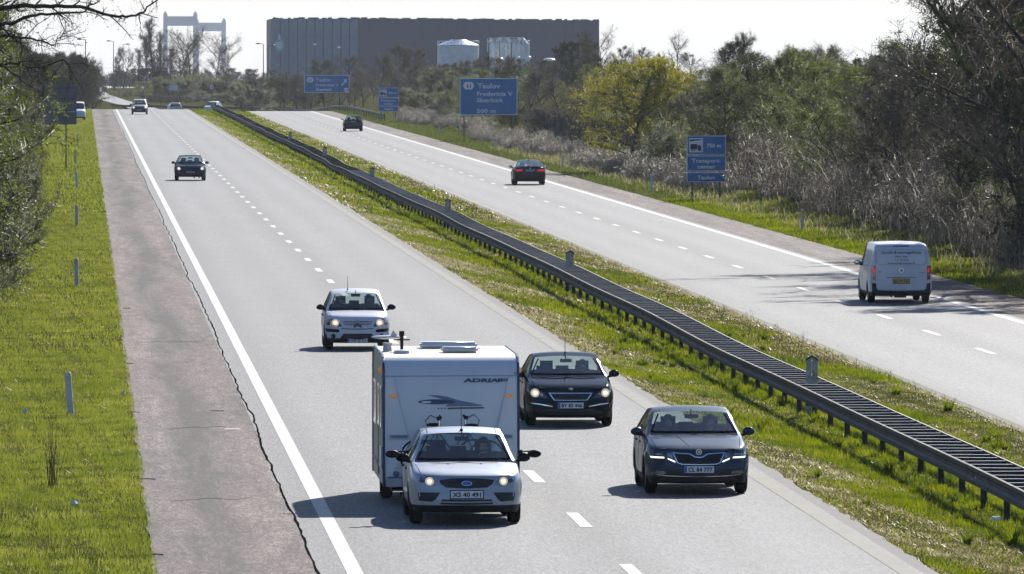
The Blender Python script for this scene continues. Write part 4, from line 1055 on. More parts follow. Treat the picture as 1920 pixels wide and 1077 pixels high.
# --- white small car behind
S = dict(L=3.85, W=1.67, H=1.53, zb=.19, beltc=1.0, cowl=.95, head=1.75, rhead=3.05, rbase=3.62, wr=.60, axles=(.76, 3.2), sg=(1.3, 3.4), bp=(2.3,), nose=.2,
  top=[(0, .78), (.12, .85), (.3, .905), (.85, .985), (.95, 1.0), (1.75, 1.43), (2.1, 1.51), (2.4, 1.53), (3.05, 1.46), (3.62, 1.08), (3.78, 1.0), (3.85, .9)],
  belt=[(0, .73), (.12, .80), (.3, .85), (.95, .95), (2.5, .99), (3.5, 1.05), (3.85, .88)], rows=(2.25, 2.35), seatz=.5, mirm=BLACK, drv=2.0, mir=.38)
c, bvh, body = build_car(S, WHITEP, 'small_car')
place(c, 6.97, 231.4); tag(c, 'small white hatchback with black mirrors following behind the caravan', 'car')
patch('headlight', [(-.775, .75), (-.68, .80), (-.56, .80), (-.47, .72), (-.40, .63), (-.42, .60), (-.6, .625), (-.775, .645)], bvh, LAMPD, c, mirror=True)
for s in (-1, 1): lamp_bulb(c, bvh, s*.565, .705, .085); patch('indicator', [(s*.70, .655), (s*.52, .64), (s*.55, .62), (s*.70, .63)], bvh, AMBER, c, off=.02)
for z, x in ((.735, .38), (.695, .36), (.655, .33)): patch('grille_slot', bar_poly([(-x, z), (-.09, z), (-.04, z+.0), (0, z+.035), (.04, z), (.09, z), (x, z)], .014), bvh, gm, c, off=.01, grid=.1)
patch('badge', [(-.10, .635), (0, .70), (.10, .635), (.10, .61), (0, .67), (-.10, .61)], bvh, BLACK, c, off=.016); patch('badge', [(-.10, .60), (0, .66), (.10, .60), (.10, .575), (0, .63), (-.10, .575)], bvh, BLACK, c, off=.016)
patch('grille_slot', bar_poly([(-.41, .56), (-.2, .547), (.2, .547), (.41, .56)], .018), bvh, BLACK, c, grid=.1)
patch('bumper_strip', [(-.815, .555), (-.50, .54), (-.455, .51), (-.47, .47), (-.52, .46), (-.79, .475)], bvh, BLACK, c, mirror=True, off=.014)
patch('fog_lamp', circ(.615, .365, .06, 14), bvh, BLACK, c, mirror=True)
patch('lower_intake', sym([(0, .43), (.36, .43), (.41, .36), (.47, .275), (0, .265)]), bvh, gm, c)
plate(c, bvh, .255, .50, .10, 'GW 23 313', eu=True, frame=False)
antenna(c, 1.95, 1.5, .35, -.2)
seat_person(6.97+.35, 231.4+2.15, rz(233)+.54, 'driver at the right of the windscreen of the small white car'); seat_person(6.97-.35, 231.4+2.2, rz(233)+.50, 'front passenger at the left of the windscreen of the small white car')
# --- dark blue saloon further back
S = dict(L=4.5, W=1.78, H=1.45, zb=.22, beltc=.95, cowl=1.2, head=2.0, rhead=3.2, rbase=3.9, wr=.62, axles=(.85, 3.5), sg=(1.5, 3.7), bp=(2.45,), boot=True, nose=.14,
  top=[(0, .70), (.12, .78), (.3, .85), (1.05, .96), (1.2, .98), (2.0, 1.38), (2.4, 1.45), (2.8, 1.45), (3.2, 1.39), (3.9, 1.05), (4.3, 1.03), (4.5, .95)],
  belt=[(0, .64), (.12, .70), (.3, .78), (1.2, .93), (2.5, .96), (4.5, .92)], rows=(2.4, 2.5), seatz=.45, mirm=BLACK)
S_sal = S; c, bvh, body = build_car(S, NAVYP, 'saloon_car')
place(c, 6.12, 518.1); tag(c, 'oncoming dark blue saloon alone in the left lane far up the road, headlights lit', 'car')
patch('headlight', [(-.80, .74), (-.70, .78), (-.48, .70), (-.50, .62), (-.79, .63)], bvh, LAMPD, c, mirror=True)
for s in (-1, 1): lamp_bulb(c, bvh, s*.66, .70, .09)
patch('grille', sym([(0, .70), (.40, .70), (.36, .60), (0, .60)]), bvh, gm, c); patch('grille_bar', bar_poly([(-.38, .65), (.38, .65)], .012), bvh, NAVYP, c, off=.016)
patch('lower_intake', sym([(0, .40), (.5, .40), (.55, .30), (0, .29)]), bvh, gm, c); plate(c, bvh, .50, .5, .11, '', mat=pm('plate_dull', (.2, .21, .25), .5))
seat_person(6.12+.37, 518.1+2.4, rz(520)+.46, 'driver of the oncoming dark blue saloon far up the road')
# --- far dark people carrier near the crest
S = dict(L=4.3, W=1.80, H=1.66, zb=.24, beltc=1.03, cowl=.95, head=1.8, rhead=3.7, rbase=4.15, wr=.66, axles=(.85, 3.5), sg=(1.4, 3.8), bp=(2.4,),
  top=[(0, .80), (.12, .88), (.3, .95), (.85, 1.06), (.95, 1.09), (1.8, 1.58), (2.3, 1.65), (3.2, 1.66), (3.7, 1.58), (4.15, 1.15), (4.3, 1.0)],
  belt=[(0, .70), (.3, .86), (.95, 1.0), (2.5, 1.05), (4.3, 1.0)], rows=(2.35, 2.45), seatz=.55, mirm=BLACK)
S_mpv = S; c, bvh, body = build_car(S, pm('graphite_paint', (.05, .055, .075), .5, .3, var=.05, coat=1), 'people_carrier')
place(c, 6.27, 1004); tag(c, 'tall graphite car cresting the hill in the left carriageway, headlights lit', 'car')
patch('headlight', [(-.82, .82), (-.70, .86), (-.5, .78), (-.5, .68), (-.8, .70)], bvh, LAMPD, c, mirror=True)
for s in (-1, 1): lamp_bulb(c, bvh, s*.66, .77, .12)
patch('grille', sym([(0, .78), (.42, .78), (.4, .62), (0, .60)]), bvh, gm, c); patch('lower_trim', sym([(0, .52), (.85, .52), (.8, .26), (0, .26)]), bvh, BLACK, c); plate(c, bvh, .5, .5, .11, '', mat=pm('plate_dull', (.2, .21, .25), .5))

# --- white delivery van
S = dict(L=5.14, W=1.93, H=1.90, zb=.24, beltc=1.12, cowl=.95, head=1.75, rhead=4.9, rbase=5.02, wr=.80, axles=(.95, 4.05), ra=.37, rw=.335, sg=(1.25, 2.35), bp=(), rglass=False, van=True, sweep=.3, rsweep=.05, tailt=.03, nose=.14,
  top=[(0, .86), (.12, .95), (.3, 1.02), (.85, 1.14), (.95, 1.18), (1.75, 1.76), (2.1, 1.87), (2.8, 1.90), (4.6, 1.89), (4.9, 1.86), (5.02, 1.80), (5.08, 1.74), (5.14, 1.60)],
  belt=[(0, .74), (.3, .95), (.95, 1.08), (2.4, 1.12), (5.14, 1.12)], rows=(1.3, 2.3, 2.4, 3.2, 4.8), ry=(.05, .0, .0, .01, .015), seatz=.7, mirm=BLACK, vs=1.2, mir=.45, wsf=.985, drv=2.0)
S_van = S; c, bvh, body = build_car(S, WHITEP, 'delivery_van'); L = S['L']
place(c, 25.2, 281.2-1.09+5.14, True, True); tag(c, 'white delivery van driving away, dark lettering on its tailgate and yellow number plate', 'van')
patch('rear_bumper', [(-.96, .66), (-.79, .62), (-.76, .46), (-.70, .41), (0, .40), (.70, .41), (.76, .46), (.79, .62), (.96, .66), (.95, .25), (0, .23), (-.95, .25)], bvh, BLACK, c, side='rear', L=L, off=.02)
for s in (-1, 1):
    patch('tail_light', [(s*.80, 1.16), (s*.90, 1.20), (s*.955, 1.14), (s*.955, .78), (s*.80, .72)], bvh, REDL, c, side='rear', L=L)
    patch('lit_lamp', [(s*.82, 1.08), (s*.93, 1.10), (s*.93, .97), (s*.82, .96)], bvh, BRK, c, side='rear', L=L, off=.014)
    patch('reverse_lamp', [(s*.82, .92), (s*.94, .92), (s*.94, .87), (s*.82, .87)], bvh, LAMPG, c, side='rear', L=L, off=.014)
patch('brake_light', bar_poly([(-.24, 1.775), (.24, 1.775)], .03), bvh, BLACK, c, side='rear', L=L)
ry_ = bvh.ray_cast(Vector((0, 8, 1.4)), Vector((0, -1, 0)))[0].y+.02
GREYI = pm('van_lettering', (.10, .11, .14), .5)
def ins(poly, k): 
    cx = sum(p[0] for p in poly)/len(poly); cz = sum(p[1] for p in poly)/len(poly); return [(cx+(x-cx)*k, cz+(z-cz)*k) for x, z in poly]
SEAMG = pm('panel_gap', (.22, .23, .26), .6)
def outline(pts, t, nm, side, off=.004):
    for a, b_ in zip(pts, pts[1:]+pts[:1]):
        d = Vector((b_[0]-a[0], b_[1]-a[1])); ln = d.length
        if ln < 1e-4: continue
        nn = Vector((-d.y, d.x))/ln*t/2
        patch(nm, [(a[0]+nn.x, a[1]+nn.y), (b_[0]+nn.x, b_[1]+nn.y), (b_[0]-nn.x, b_[1]-nn.y), (a[0]-nn.x, a[1]-nn.y)], bvh, SEAMG, c, side=side, L=L, off=off, grid=.12, thick=.004)
outline([(-.70, 1.66), (.70, 1.66), (.76, 1.60), (.76, 1.28), (.68, 1.20), (-.68, 1.20), (-.76, 1.28), (-.76, 1.60)], .012, 'pressed_frame', 'rear')
outline([(-.80, 1.76), (.80, 1.76), (.80, .52), (.72, .42), (-.72, .42), (-.80, .52)], .010, 'tailgate_gap', 'rear')
dy = bvh.ray_cast(Vector((0, 8, 1.3)), Vector((0, -1, 0)))[0].y
def vl(s, z, h, w_):
    yv = bvh.ray_cast(Vector((0, 8, z+h/2)), Vector((0, -1, 0)))[0].y+.03
    lettering(s, 0, yv, z, h, GREYI, c, width=w_, center=True, rear=True, bold=.02)
vl('Smede & montagefirma', 1.545, .085, 1.22); vl('Øffner Holst', 1.43, .055, .40); vl('T. 21 28 56 89', 1.325, .055, .44); vl('www.smedemontage.dk', 1.23, .05, .86)
patch('badge', circ(0, 1.03, .065, 18), bvh, CHROME, c, side='rear', L=L); patch('badge_face', circ(0, 1.03, .05, 18), bvh, SEAMG, c, side='rear', L=L, off=.012)
patch('handle_bar', bar_poly([(-.45, .81), (.45, .81)], .03), bvh, SEAMG, c, side='rear', L=L)
plate(c, bvh, .695, .50, .125, 'BZ 77 542', rear=True, L=L, mat=PLATEY)
patch('script', bar_poly([(.60, .985), (.74, .985)], .02), bvh, SEAMG, c, side='rear', L=L); patch('script', bar_poly([(-.74, .955), (-.55, .955)], .02), bvh, SEAMG, c, side='rear', L=L)
MB().tube([(.3, 4.6, .26), (.3, 5.0, .24)], .04, 8).box((0, 4.75, .24), (.35, .3, .12)).build('exhaust', BLACK, c)
seat_person(25.2-.45, 281.2+2.0, rz(283, True)+.74, 'driver in the white delivery van, hidden behind its closed rear').rotation_euler = (0, 0, math.pi)
# second white van parked behind the sign seen from behind
c2 = empty('delivery_van', (0, 0, 0)); tag(c2, 'white vehicle standing on the left verge, mostly hidden behind the dark sign back', 'van')
for ch in list(c.children):
    if ch.name.split('.')[0] in ('body', 'windscreen', 'side_windows', 'lower_trim', 'underbody', 'wheel', 'door_mirror', 'wheel_arch'): copy_tree(ch, c2)
place(c2, PX(143, 930), 930); c2.location.z = gz(-.5, 930)+.02
# --- black saloon on the far carriageway
S = dict(L=4.63, W=1.81, H=1.43, zb=.20, beltc=.95, cowl=1.3, head=2.1, rhead=3.1, rbase=3.95, wr=.62, axles=(.82, 3.6), sg=(1.65, 3.75), bp=(2.5,), boot=True, tailt=.14, rsweep=.25,
  top=[(0, .68), (.12, .76), (.3, .84), (1.15, .96), (1.3, .98), (2.1, 1.36), (2.5, 1.43), (2.8, 1.42), (3.1, 1.37), (3.95, 1.08), (4.45, 1.06), (4.55, 1.06), (4.63, 1.0)],
  belt=[(0, .62), (.12, .70), (.3, .78), (1.3, .92), (2.5, .95), (4.3, .98), (4.63, .95)], rows=(2.45, 2.55, 4.45), ry=(.10, .03, .0, .01, .03), seatz=.43)
c, bvh, body = build_car(S, DARKP, 'saloon_car', glass('pale_glass', (.72, .82, .85), .2)); L = S['L']
place(c, 25.32, 517-1.03+4.63, True, True); tag(c, 'dark low saloon driving away on the far carriageway with wide red tail lights', 'car')
patch('tail_light', [(-.83, .90), (-.45, .88), (-.42, .80), (-.80, .76)], bvh, BRK, c, side='rear', L=L, mirror=True)
plate(c, bvh, .82, .50, .11, '', rear=True, L=L, mat=pm('plate_dull', (.2, .21, .25), .5)); patch('rear_apron', sym([(0, .42), (.7, .42), (.66, .24), (0, .23)]), bvh, BLACK, c, side='rear', L=L)
MB().prism([(-.02, 1.37), (.02, 1.37), (.0, 1.45)], 2.95, 3.1).build('aerial_fin', BLACK, c)
patch('badge', circ(0, .95, .035, 12), bvh, CHROME, c, side='rear', L=L)
# --- black hatchback far away
S = dict(L=4.2, W=1.76, H=1.48, zb=.20, beltc=.98, cowl=1.1, head=1.95, rhead=3.6, rbase=4.1, wr=.60, axles=(.82, 3.45), sg=(1.5, 3.8), bp=(2.4,),
  top=[(0, .68), (.12, .78), (.3, .86), (1.0, .98), (1.1, 1.0), (1.95, 1.40), (2.4, 1.47), (3.2, 1.48), (3.6, 1.44), (4.1, 1.0), (4.2, .9)],
  belt=[(0, .62), (.12, .70), (.3, .78), (1.1, .95), (2.5, .98), (4.2, .95)], rows=(2.35, 2.45), seatz=.45)
S_hat = S; c, bvh, body = build_car(S, BLACKP, 'hatchback_car'); L = S['L']
place(c, 24.72, 834-.75+4.2, True, True); tag(c, 'small black hatchback driving away far off on the far carriageway, below the distant lorry sign', 'car')
patch('tail_light', [(-.84, .98), (-.66, 1.0), (-.62, .80), (-.83, .70)], bvh, REDL, c, side='rear', L=L, mirror=True)
plate(c, bvh, .88, .5, .10, '', rear=True, L=L, mat=pm('plate_dull', (.2, .21, .25), .5))
# --- two cars beyond the crest
c, bvh, body = build_car(S_hat, SILVER, 'hatchback_car'); L = S_hat['L']
c.location = (PX(324, 1255), 1255+4.2, gz(12, 1255)-.05); c.rotation_euler = (0, 0, math.pi+.1); tag(c, 'silver hatchback half sunk behind the crest, lit amber tail lamp, in the far bend', 'car')
patch('tail_light', [(-.86, 1.0), (-.68, 1.0), (-.66, .72), (-.84, .72)], bvh, REDL, c, side='rear', L=L, mirror=True); lamp_bulb(c, bvh, -.76, .84, .10, AMBER, 'rear', L)
c, bvh, body = build_car(S_mpv, WHITEP, 'people_carrier')
c.location = (PX(392, 1250), 1250, gz(17, 1250)+.12); c.rotation_euler = (0, 0, -.25); tag(c, 'pale car behind the crest with only its roof and windows above the barrier bend', 'car')

# ------------------------------------------------------------------ caravan with two bicycles on its drawbar
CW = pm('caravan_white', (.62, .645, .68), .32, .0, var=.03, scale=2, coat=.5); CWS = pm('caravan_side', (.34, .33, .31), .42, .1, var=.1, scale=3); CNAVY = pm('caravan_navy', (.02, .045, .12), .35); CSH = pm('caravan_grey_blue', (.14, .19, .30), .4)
ROOFSUN = pm('roof_sunlit_white', (.64, .55, .38), .55, var=.08, scale=2)  # white roof skin with the warm sunlight painted into its colour
cv = empty('caravan', (6.2, 153.5, rz(153.5)+.004)); cv.rotation_euler = (math.atan(SL), 0, 0)
tag(cv, 'white touring caravan with blue swoosh and ADRIA lettering towed by the silver hatchback', 'caravan')
CWD, CL, CZ0, CZ1 = 1.135, 5.55, .34, 2.54
# side outline in (y, z)
so_ = [(.02, .34), (0.0, .5), (.02, 1.0), (.06, 1.75), (.08, 2.02), (.12, 2.24), (.22, 2.40), (.40, 2.49), (.75, 2.535), (4.7, 2.545), (5.2, 2.50), (5.45, 2.38), (5.55, 2.15), (5.55, .34)]
m = MB(); n = len(so_)
m.add([(-CWD, y, z) for y, z in so_]+[(CWD, y, z) for y, z in so_], [(i, i+1, n+i+1, n+i) for i in range(n-1)] + [(n-1, 0, n, 2*n-1)])
# shell: front skin, then sides
sh = m.build('shell', [CW], cv); sh.data.shade_smooth()
bm = bmesh.new(); bm.from_mesh(sh.data)
sh.data.materials.append(ROOFSUN)
for f in bm.faces:
    if f.calc_center_median().z > 2.5: f.material_index = 1
bm.to_mesh(sh.data); bm.free()
for s in (-1, 1):
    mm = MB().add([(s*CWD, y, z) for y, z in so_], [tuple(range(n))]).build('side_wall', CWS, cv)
    # corner trim following the outline
    tr = MB(); t0 = so_
    for a, b_ in zip(t0[:-1], t0[1:]):
        tr.tube([(s*(CWD+.002), a[0], a[1]), (s*(CWD+.002), b_[0], b_[1])], .024, 6)
    tr.build('corner_trim', CNAVY if True else CW, cv)
    for y0, y1, z0, z1 in ((.55, 1.15, 1.35, 1.95), (1.7, 2.5, 1.35, 1.95), (3.4, 4.6, 1.3, 1.95)):
        if s == 1 and y0 < 1.7 or True:
            f = rect(MB(), 0, 1, 0, 1, 0, 1); f.v = [(s*(CWD+.012+.012*(p[1])), y0+(y1-y0)*p[0], z0+(z1-z0)*p[2]) for p in f.v]; f = f.build('window', DGLASS, cv)
            for (a0, a1, b0, b1) in ((y0-.04, y1+.04, z0-.05, z0), (y0-.04, y1+.04, z1, z1+.05), (y0-.04, y0, z0, z1), (y1, y1+.04, z0, z1)):
                MB().box((s*(CWD+.014), (a0+a1)/2, (b0+b1)/2), (.035, a1-a0, b1-b0)).build('window_frame', CHROME, f)
    f = MB().box((s*(CWD+.006), 2.95, 1.15), (.02, .62, 1.45)).build('door', CWS, cv) if s == -1 else None
    MB().box((s*(CWD+.006), 2.8, .62), (.02, 5.3, .05)).build('side_strip', CNAVY, cv)
    MB().box((s*(CWD+.02), .9, .8), (.03, .42, .35)).build('hatch', CW, cv)
    mk_ = MB().ell((s*(CWD+.035), .5, 2.28), (.04, .05, .06)).build('marker_lamp', AMBER, cv)
    MB().ell((s*(CWD-.16), -.0, 1.86), (.055, .025, .035)).build('marker_lamp', AMBER, cv)
# front details
def fy(z): return lerp_list([(b_, a) for a, b_ in so_[:9]], z)
def fpatch(name, poly, mat, off=.012, par=None):
    mm = MB(); n_ = len(poly); mm.add([(x, fy(z)-off, z) for x, z in poly]+[(x, fy(z)+.004, z) for x, z in poly], [tuple(range(n_)), tuple(range(n_, 2*n_))[::-1]]+[(i, (i+1) % n_, n_+(i+1) % n_, n_+i) for i in range(n_)]); return mm.build(name, mat, par or cv)
u = lambda px: (px-828)/538.*1.0*.985   # zoomed drawing units to metres across the front
v_ = lambda py: 2.53-(py-200)/603.      # and up
fpatch('seam', [(-1.11, v_(408)), (1.11, v_(404)), (1.11, v_(398)), (-1.11, v_(402))], CSH, .008)
DENT = pm('moulding_grey', (.45, .47, .50), .35, coat=.4)  # light grey for handle recesses, front skirt and roof fittings
for s in (-1, 1):
    fpatch('moulding', [(s*1.10, v_(425)), (s*.97, v_(425)), (s*.70, v_(1060)), (s*.56, .36), (s*1.10, .36)], CW, .030)
    fpatch('moulding_edge', [(s*1.0, v_(425)), (s*.97, v_(425)), (s*.70, v_(1060)), (s*.56, .36), (s*.60, .36), (s*.735, v_(1060))], CW, .036)
    hp = fpatch('grab_handle', [(s*1.02, v_(1005)), (s*.74, v_(1005)), (s*.74, v_(1030)), (s*1.02, v_(1030))], CSH, .045)
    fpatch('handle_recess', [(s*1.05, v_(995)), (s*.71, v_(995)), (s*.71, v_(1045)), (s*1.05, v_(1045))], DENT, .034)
fpatch('front_locker', [(-1.08, .50), (1.08, .50), (1.08, .47), (-1.08, .47)], CSH, .034)
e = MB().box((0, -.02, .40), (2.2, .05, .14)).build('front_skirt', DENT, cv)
e = MB().ell((-.93, -.05, .55), (.05, .02, .05)).build('gas_cap', CSH, cv)
# logo
fpatch('logo_wing', [(u(605), v_(598)), (u(690), v_(597)), (u(790), v_(612)), (u(900), v_(650)), (u(1110), v_(697)), (u(1115), v_(707)), (u(775), v_(712)), (u(800), v_(690)), (u(840), v_(672)), (u(770), v_(648)), (u(690), v_(620))], CSH, .010)
fpatch('logo_eye', [(u(695)+.315*math.cos(t*math.pi/12), v_(665)+.042*math.sin(t*math.pi/12)) for t in range(24)], CNAVY, .014)
fpatch('logo_eye_white', [(u(600)+.085*math.cos(t*math.pi/8), v_(668)+.018*math.sin(t*math.pi/8)) for t in range(16)], CW, .018)
fpatch('logo_bar', [(u(797), v_(724)), (u(1130), v_(719)), (u(1130), v_(733)), (u(797), v_(740))], CNAVY, .014)
for px in (711, 740, 771): fpatch('logo_dot', [(u(px)+.014*math.cos(t*math.pi/5), v_(733)+.012*math.sin(t*math.pi/5)) for t in range(10)], CNAVY, .014)
def flet(s_, px, py0, py1, wpx, mat, bold=.05, shear=0):
    z = v_(py1); o = lettering(s_, u(px), fy(z)-.012, z, v_(py0)-v_(py1), mat, cv, width=wpx/538.*.985, bold=bold, shear=shear); o.rotation_euler = (-.05, 0, 0); return o
flet('ADRIA', 940, 428, 466, 330, CNAVY, .055, .1)
for i in range(5): fpatch('logo_fade', [(u(1262+i*24), v_(428)), (u(1282+i*24), v_(428)), (u(1280+i*24), v_(464-i*2)), (u(1258+i*24), v_(464-i*2))], CNAVY if i < 2 else CSH, .010)
flet('Tour', 1408, 368, 388, 62, INK, .04, .2)
# roof furniture
zt = 2.54
def rv(px, py, Y): return (PX(px, Y)-6.2, Y-153.5)
v1 = MB().box((.09, 3.6, zt+.06), (.98, .75, .11)).build('roof_vent', CW, cv, bevel=.035); MB().box((.09, 3.6, zt+.0), (1.08, .85, .03)).build('vent_base', DENT, v1)
v2 = MB().box((.20, 1.55, zt+.05), (.62, .5, .09)).build('roof_vent', CW, cv, bevel=.03)
MB().lathe([(zt, .001), (zt, .14), (zt+.05, .13), (zt+.07, .02)], (-.80, 1.1, 0), 'Z', 20).build('roof_cap', DENT, cv)
MB().lathe([(zt, .085), (zt+.10, .07), (zt+.10, .085), (zt+.14, .085), (zt+.14, .001)], (-1.0, 2.3, 0), 'Z', 14).build('chimney', DENT, cv)
an = MB().tube([(-.76, 2.1, zt), (-.76, 2.1, zt+.33)], .028, 8).tube([(-.76, 2.1, zt+.26), (-.76, 2.1, zt+.35)], .045, 8).tube([(-.90, 2.1, zt+.2), (-.62, 2.1, zt+.2)], .012, 5).build('aerial_mast', BLACK, cv)
MB().ell((-.98, 2.25, zt+.24), (.30, .12, .035), 18, 8).prism([(-.95, zt+.26), (-.78, zt+.20), (-.9, zt+.36)], 2.2, 2.3).build('aerial_dish', CW, an)
# chassis
MB().tube([(-.5, 0, .42), (-.05, -1.25, .42)], .035, 6).tube([(.5, 0, .42), (.05, -1.25, .42)], .035, 6).tube([(0, -.3, .1), (0, -.3, .5)], .03, 6).box((0, -1.25, .45), (.16, .35, .12)).tube([(0, -.9, .2), (0, -.9, .6)], .025, 6).build('drawbar', BLACK, cv)
ch = MB().box((0, 2.7, .30), (2.0, 5.2, .1)).box((0, 2.9, .27), (2.1, .08, .08)).box((-.6, .3, .2), (.5, .06, .05)).build('chassis', BLACK, cv)
ty, ri = wheel_meshes(.315)
for s in (-1, 1):
    w0 = empty('wheel', (s*1.0, 2.9, .315)); w0.parent = cv; obj('tyre', ty, w0); obj('rim', ri, w0)
    MB().box((s*(CWD-.02), 2.9, .55), (.06, .95, .22)).build('wheel_cover', BLACK, cv)
# bicycles
def bicycle(col):
    b = empty('bicycle', (0, 0, 0)); r = .33
    for x in (-.52, .52):
        w0 = empty('wheel', (x, 0, r)); w0.parent = b
        n_ = 24; MB().tube([(r*math.cos(2*math.pi*i/n_), 0, r*math.sin(2*math.pi*i/n_)) for i in range(n_+1)], .02, 6, cap=False).build('tyre', RUBBER, w0)
        s_ = MB()
        for i in range(12): s_.tube([(0, 0, 0), (r*math.cos(2*math.pi*i/12), 0, r*math.sin(2*math.pi*i/12))], .003, 3)
        s_.build('spokes', CHROME, w0)
    MB().tube([(.38, 0, .82), (.0, 0, .30)], .018).tube([(.36, 0, .80), (-.18, 0, .78)], .016).tube([(-.22, 0, .88), (0, 0, .30)], .017).tube([(-.52, 0, .33), (0, 0, .30)], .012).tube([(-.52, 0, .33), (-.2, 0, .78)], .012).build('frame', col, b)
    MB().tube([(.36, 0, .92), (.42, 0, .66), (.54, 0, .33)], .015).build('fork', col, b)
    MB().ell((-.24, 0, .94), (.14, .07, .035)).build('saddle', BLACK, b)
    h = MB().tube([(.36, 0, .90), (.34, 0, 1.05)], .016).tube([(.34, -.30, 1.10), (.36, -.12, 1.06), (.36, .12, 1.06), (.34, .30, 1.10)], .013).build('handlebar', CHROME, b)
    MB().tube([(.34, -.32, 1.105), (.345, -.18, 1.075)], .022).tube([(.34, .32, 1.105), (.345, .18, 1.075)], .022).build('grips', BLACK, h)
    g = MB()
    for s in (-1, 1): g.tube([(.40, s*.18, 1.07), (.52, s*.12, 1.13), (.62, s*.05, 1.02), (.56, 0, .85), (.44, 0, .72)], .006, 4)
    g.box((.37, 0, 1.07), (.07, .08, .07)).build('brake_cables', BLACK, h)
    MB().lathe([(-.02, .001), (-.02, .09), (.02, .09)], (0, 0, .30), 'Y', 16).tube([(0, -.09, .30), (.12, -.09, .20)], .012).tube([(0, .09, .30), (-.12, .09, .40)], .012).build('crank', CHROME, b)
    return b
b1 = bicycle(pm('bicycle_dark', (.03, .03, .035), .4)); 
b1.scale = (.9,)*3; b2s = .9
b1.location = (6.285, 152.55, rz(152.5)+.56); b1.rotation_euler = (0, 0, math.pi); tag(b1, 'dark bicycle carried across the caravan drawbar, handlebar showing above the left of the car roof', 'bicycle')
b2 = bicycle(pm('bicycle_grey', (.14, .15, .17), .4)); b2.scale = (.9,)*3; b2.location = (6.09, 152.85, rz(152.8)+.56); tag(b2, 'grey bicycle carried across the caravan drawbar, handlebar showing above the middle of the car roof', 'bicycle')
tag(MB().box((0, 0, .02), (1.3, .12, .04)).box((0, .3, .02), (1.3, .12, .04)).box((-.3, .15, -.02), (.05, .7, .05)).box((.3, .15, -.02), (.05, .7, .05)).build('rack', BLACK, cv), None).location = (0, -.95, .54)

# ------------------------------------------------------------------ trees and bushes
def np_mesh(name, V, Fc, mats, mi=None):
    """triangles from numpy arrays"""
    me = bpy.data.meshes.new(name); V = np.asarray(V, dtype=np.float32); Fc = np.asarray(Fc, dtype=np.int32)
    me.vertices.add(len(V)); me.vertices.foreach_set('co', V.ravel())
    me.loops.add(Fc.size); me.loops.foreach_set('vertex_index', Fc.ravel())
    me.polygons.add(len(Fc)); me.polygons.foreach_set('loop_start', np.arange(0, Fc.size, 3, dtype=np.int32))
    try: me.polygons.foreach_set('loop_total', np.full(len(Fc), 3, dtype=np.int32))
    except Exception: pass
    for m in mats: me.materials.append(m)
    if mi is not None: me.polygons.foreach_set('material_index', np.asarray(mi, dtype=np.int32))
    me.update(); me.validate(); return me
def ribbons(P, Q, wd, rng):
    """thin three sided twigs from P to Q; arrays (n,3)"""
    P = np.asarray(P); Q = np.asarray(Q); n = len(P); d = Q-P; d /= np.linalg.norm(d, axis=1, keepdims=True)+1e-9
    r = rng.normal(size=(n, 3)); a = np.cross(d, r); a /= np.linalg.norm(a, axis=1, keepdims=True)+1e-9; b = np.cross(d, a)
    w_ = np.asarray(wd)[:, None]*.5 if np.ndim(wd) else wd*.5
    v0 = P+a*w_; v1 = P+(-.5*a+.87*b)*w_; v2 = P+(-.5*a-.87*b)*w_; v3 = Q
    V = np.stack([v0, v1, v2, v3], 1).reshape(-1, 3); i = (np.arange(n)*4)[:, None]
    Fc = np.concatenate([i+[0, 1, 3], i+[1, 2, 3], i+[2, 0, 3]], 1).reshape(-1, 3)
    return V, Fc
def leafs(C, size, rng, up=.3):
    n = len(C); d = rng.normal(size=(n, 3)); d[:, 2] += up; d /= np.linalg.norm(d, axis=1, keepdims=True); r = rng.normal(size=(n, 3)); a = np.cross(d, r); a /= np.linalg.norm(a, axis=1, keepdims=True)
    s = (size*rng.uniform(.6, 1.3, n))[:, None]
    V = np.stack([C-a*s*.35, C+d*s, C+a*s*.35, C-d*s*.3], 1).reshape(-1, 3); i = (np.arange(n)*4)[:, None]
    return V, np.concatenate([i+[0, 1, 2], i+[0, 2, 3]], 1).reshape(-1, 3)
BARK = pm('bark', (.04, .035, .032), .85, spec=.05, var=.3, scale=4, bump=.3)
TWIG = pm('twig', (.055, .043, .032), .7, var=.45, scale=.6, spec=0)
TWIGG = pm('twig_grey', (.090, .077, .062), .6, var=.45, scale=.6, spec=.02)
TWIGO = pm('twig_olive', (.05, .05, .022), .55, var=.35, scale=1.5)
PALE = pm('pale_straw', (.42, .36, .25), .5, var=.4, scale=2, spec=.2)
STRAWT = pm('bramble_stem', (.15, .12, .08), .6, var=.6, scale=2.5, spec=.1)
LFY = foliage('leaf_yellow_green', [(.12, .13, .014), (.25, .235, .022), (.38, .32, .03)], .5, 1.3)
LFG = foliage('leaf_bud_green', [(.04, .06, .010), (.095, .12, .016), (.19, .20, .03)], .5, .5)
LFD = foliage('leaf_evergreen', [(.014, .022, .008), (.028, .04, .012), (.05, .062, .018)], .3, .5, .75)
LFB = foliage('leaf_old_brown', [(.03, .026, .012), (.045, .038, .018), (.07, .058, .028)], .4, .6)
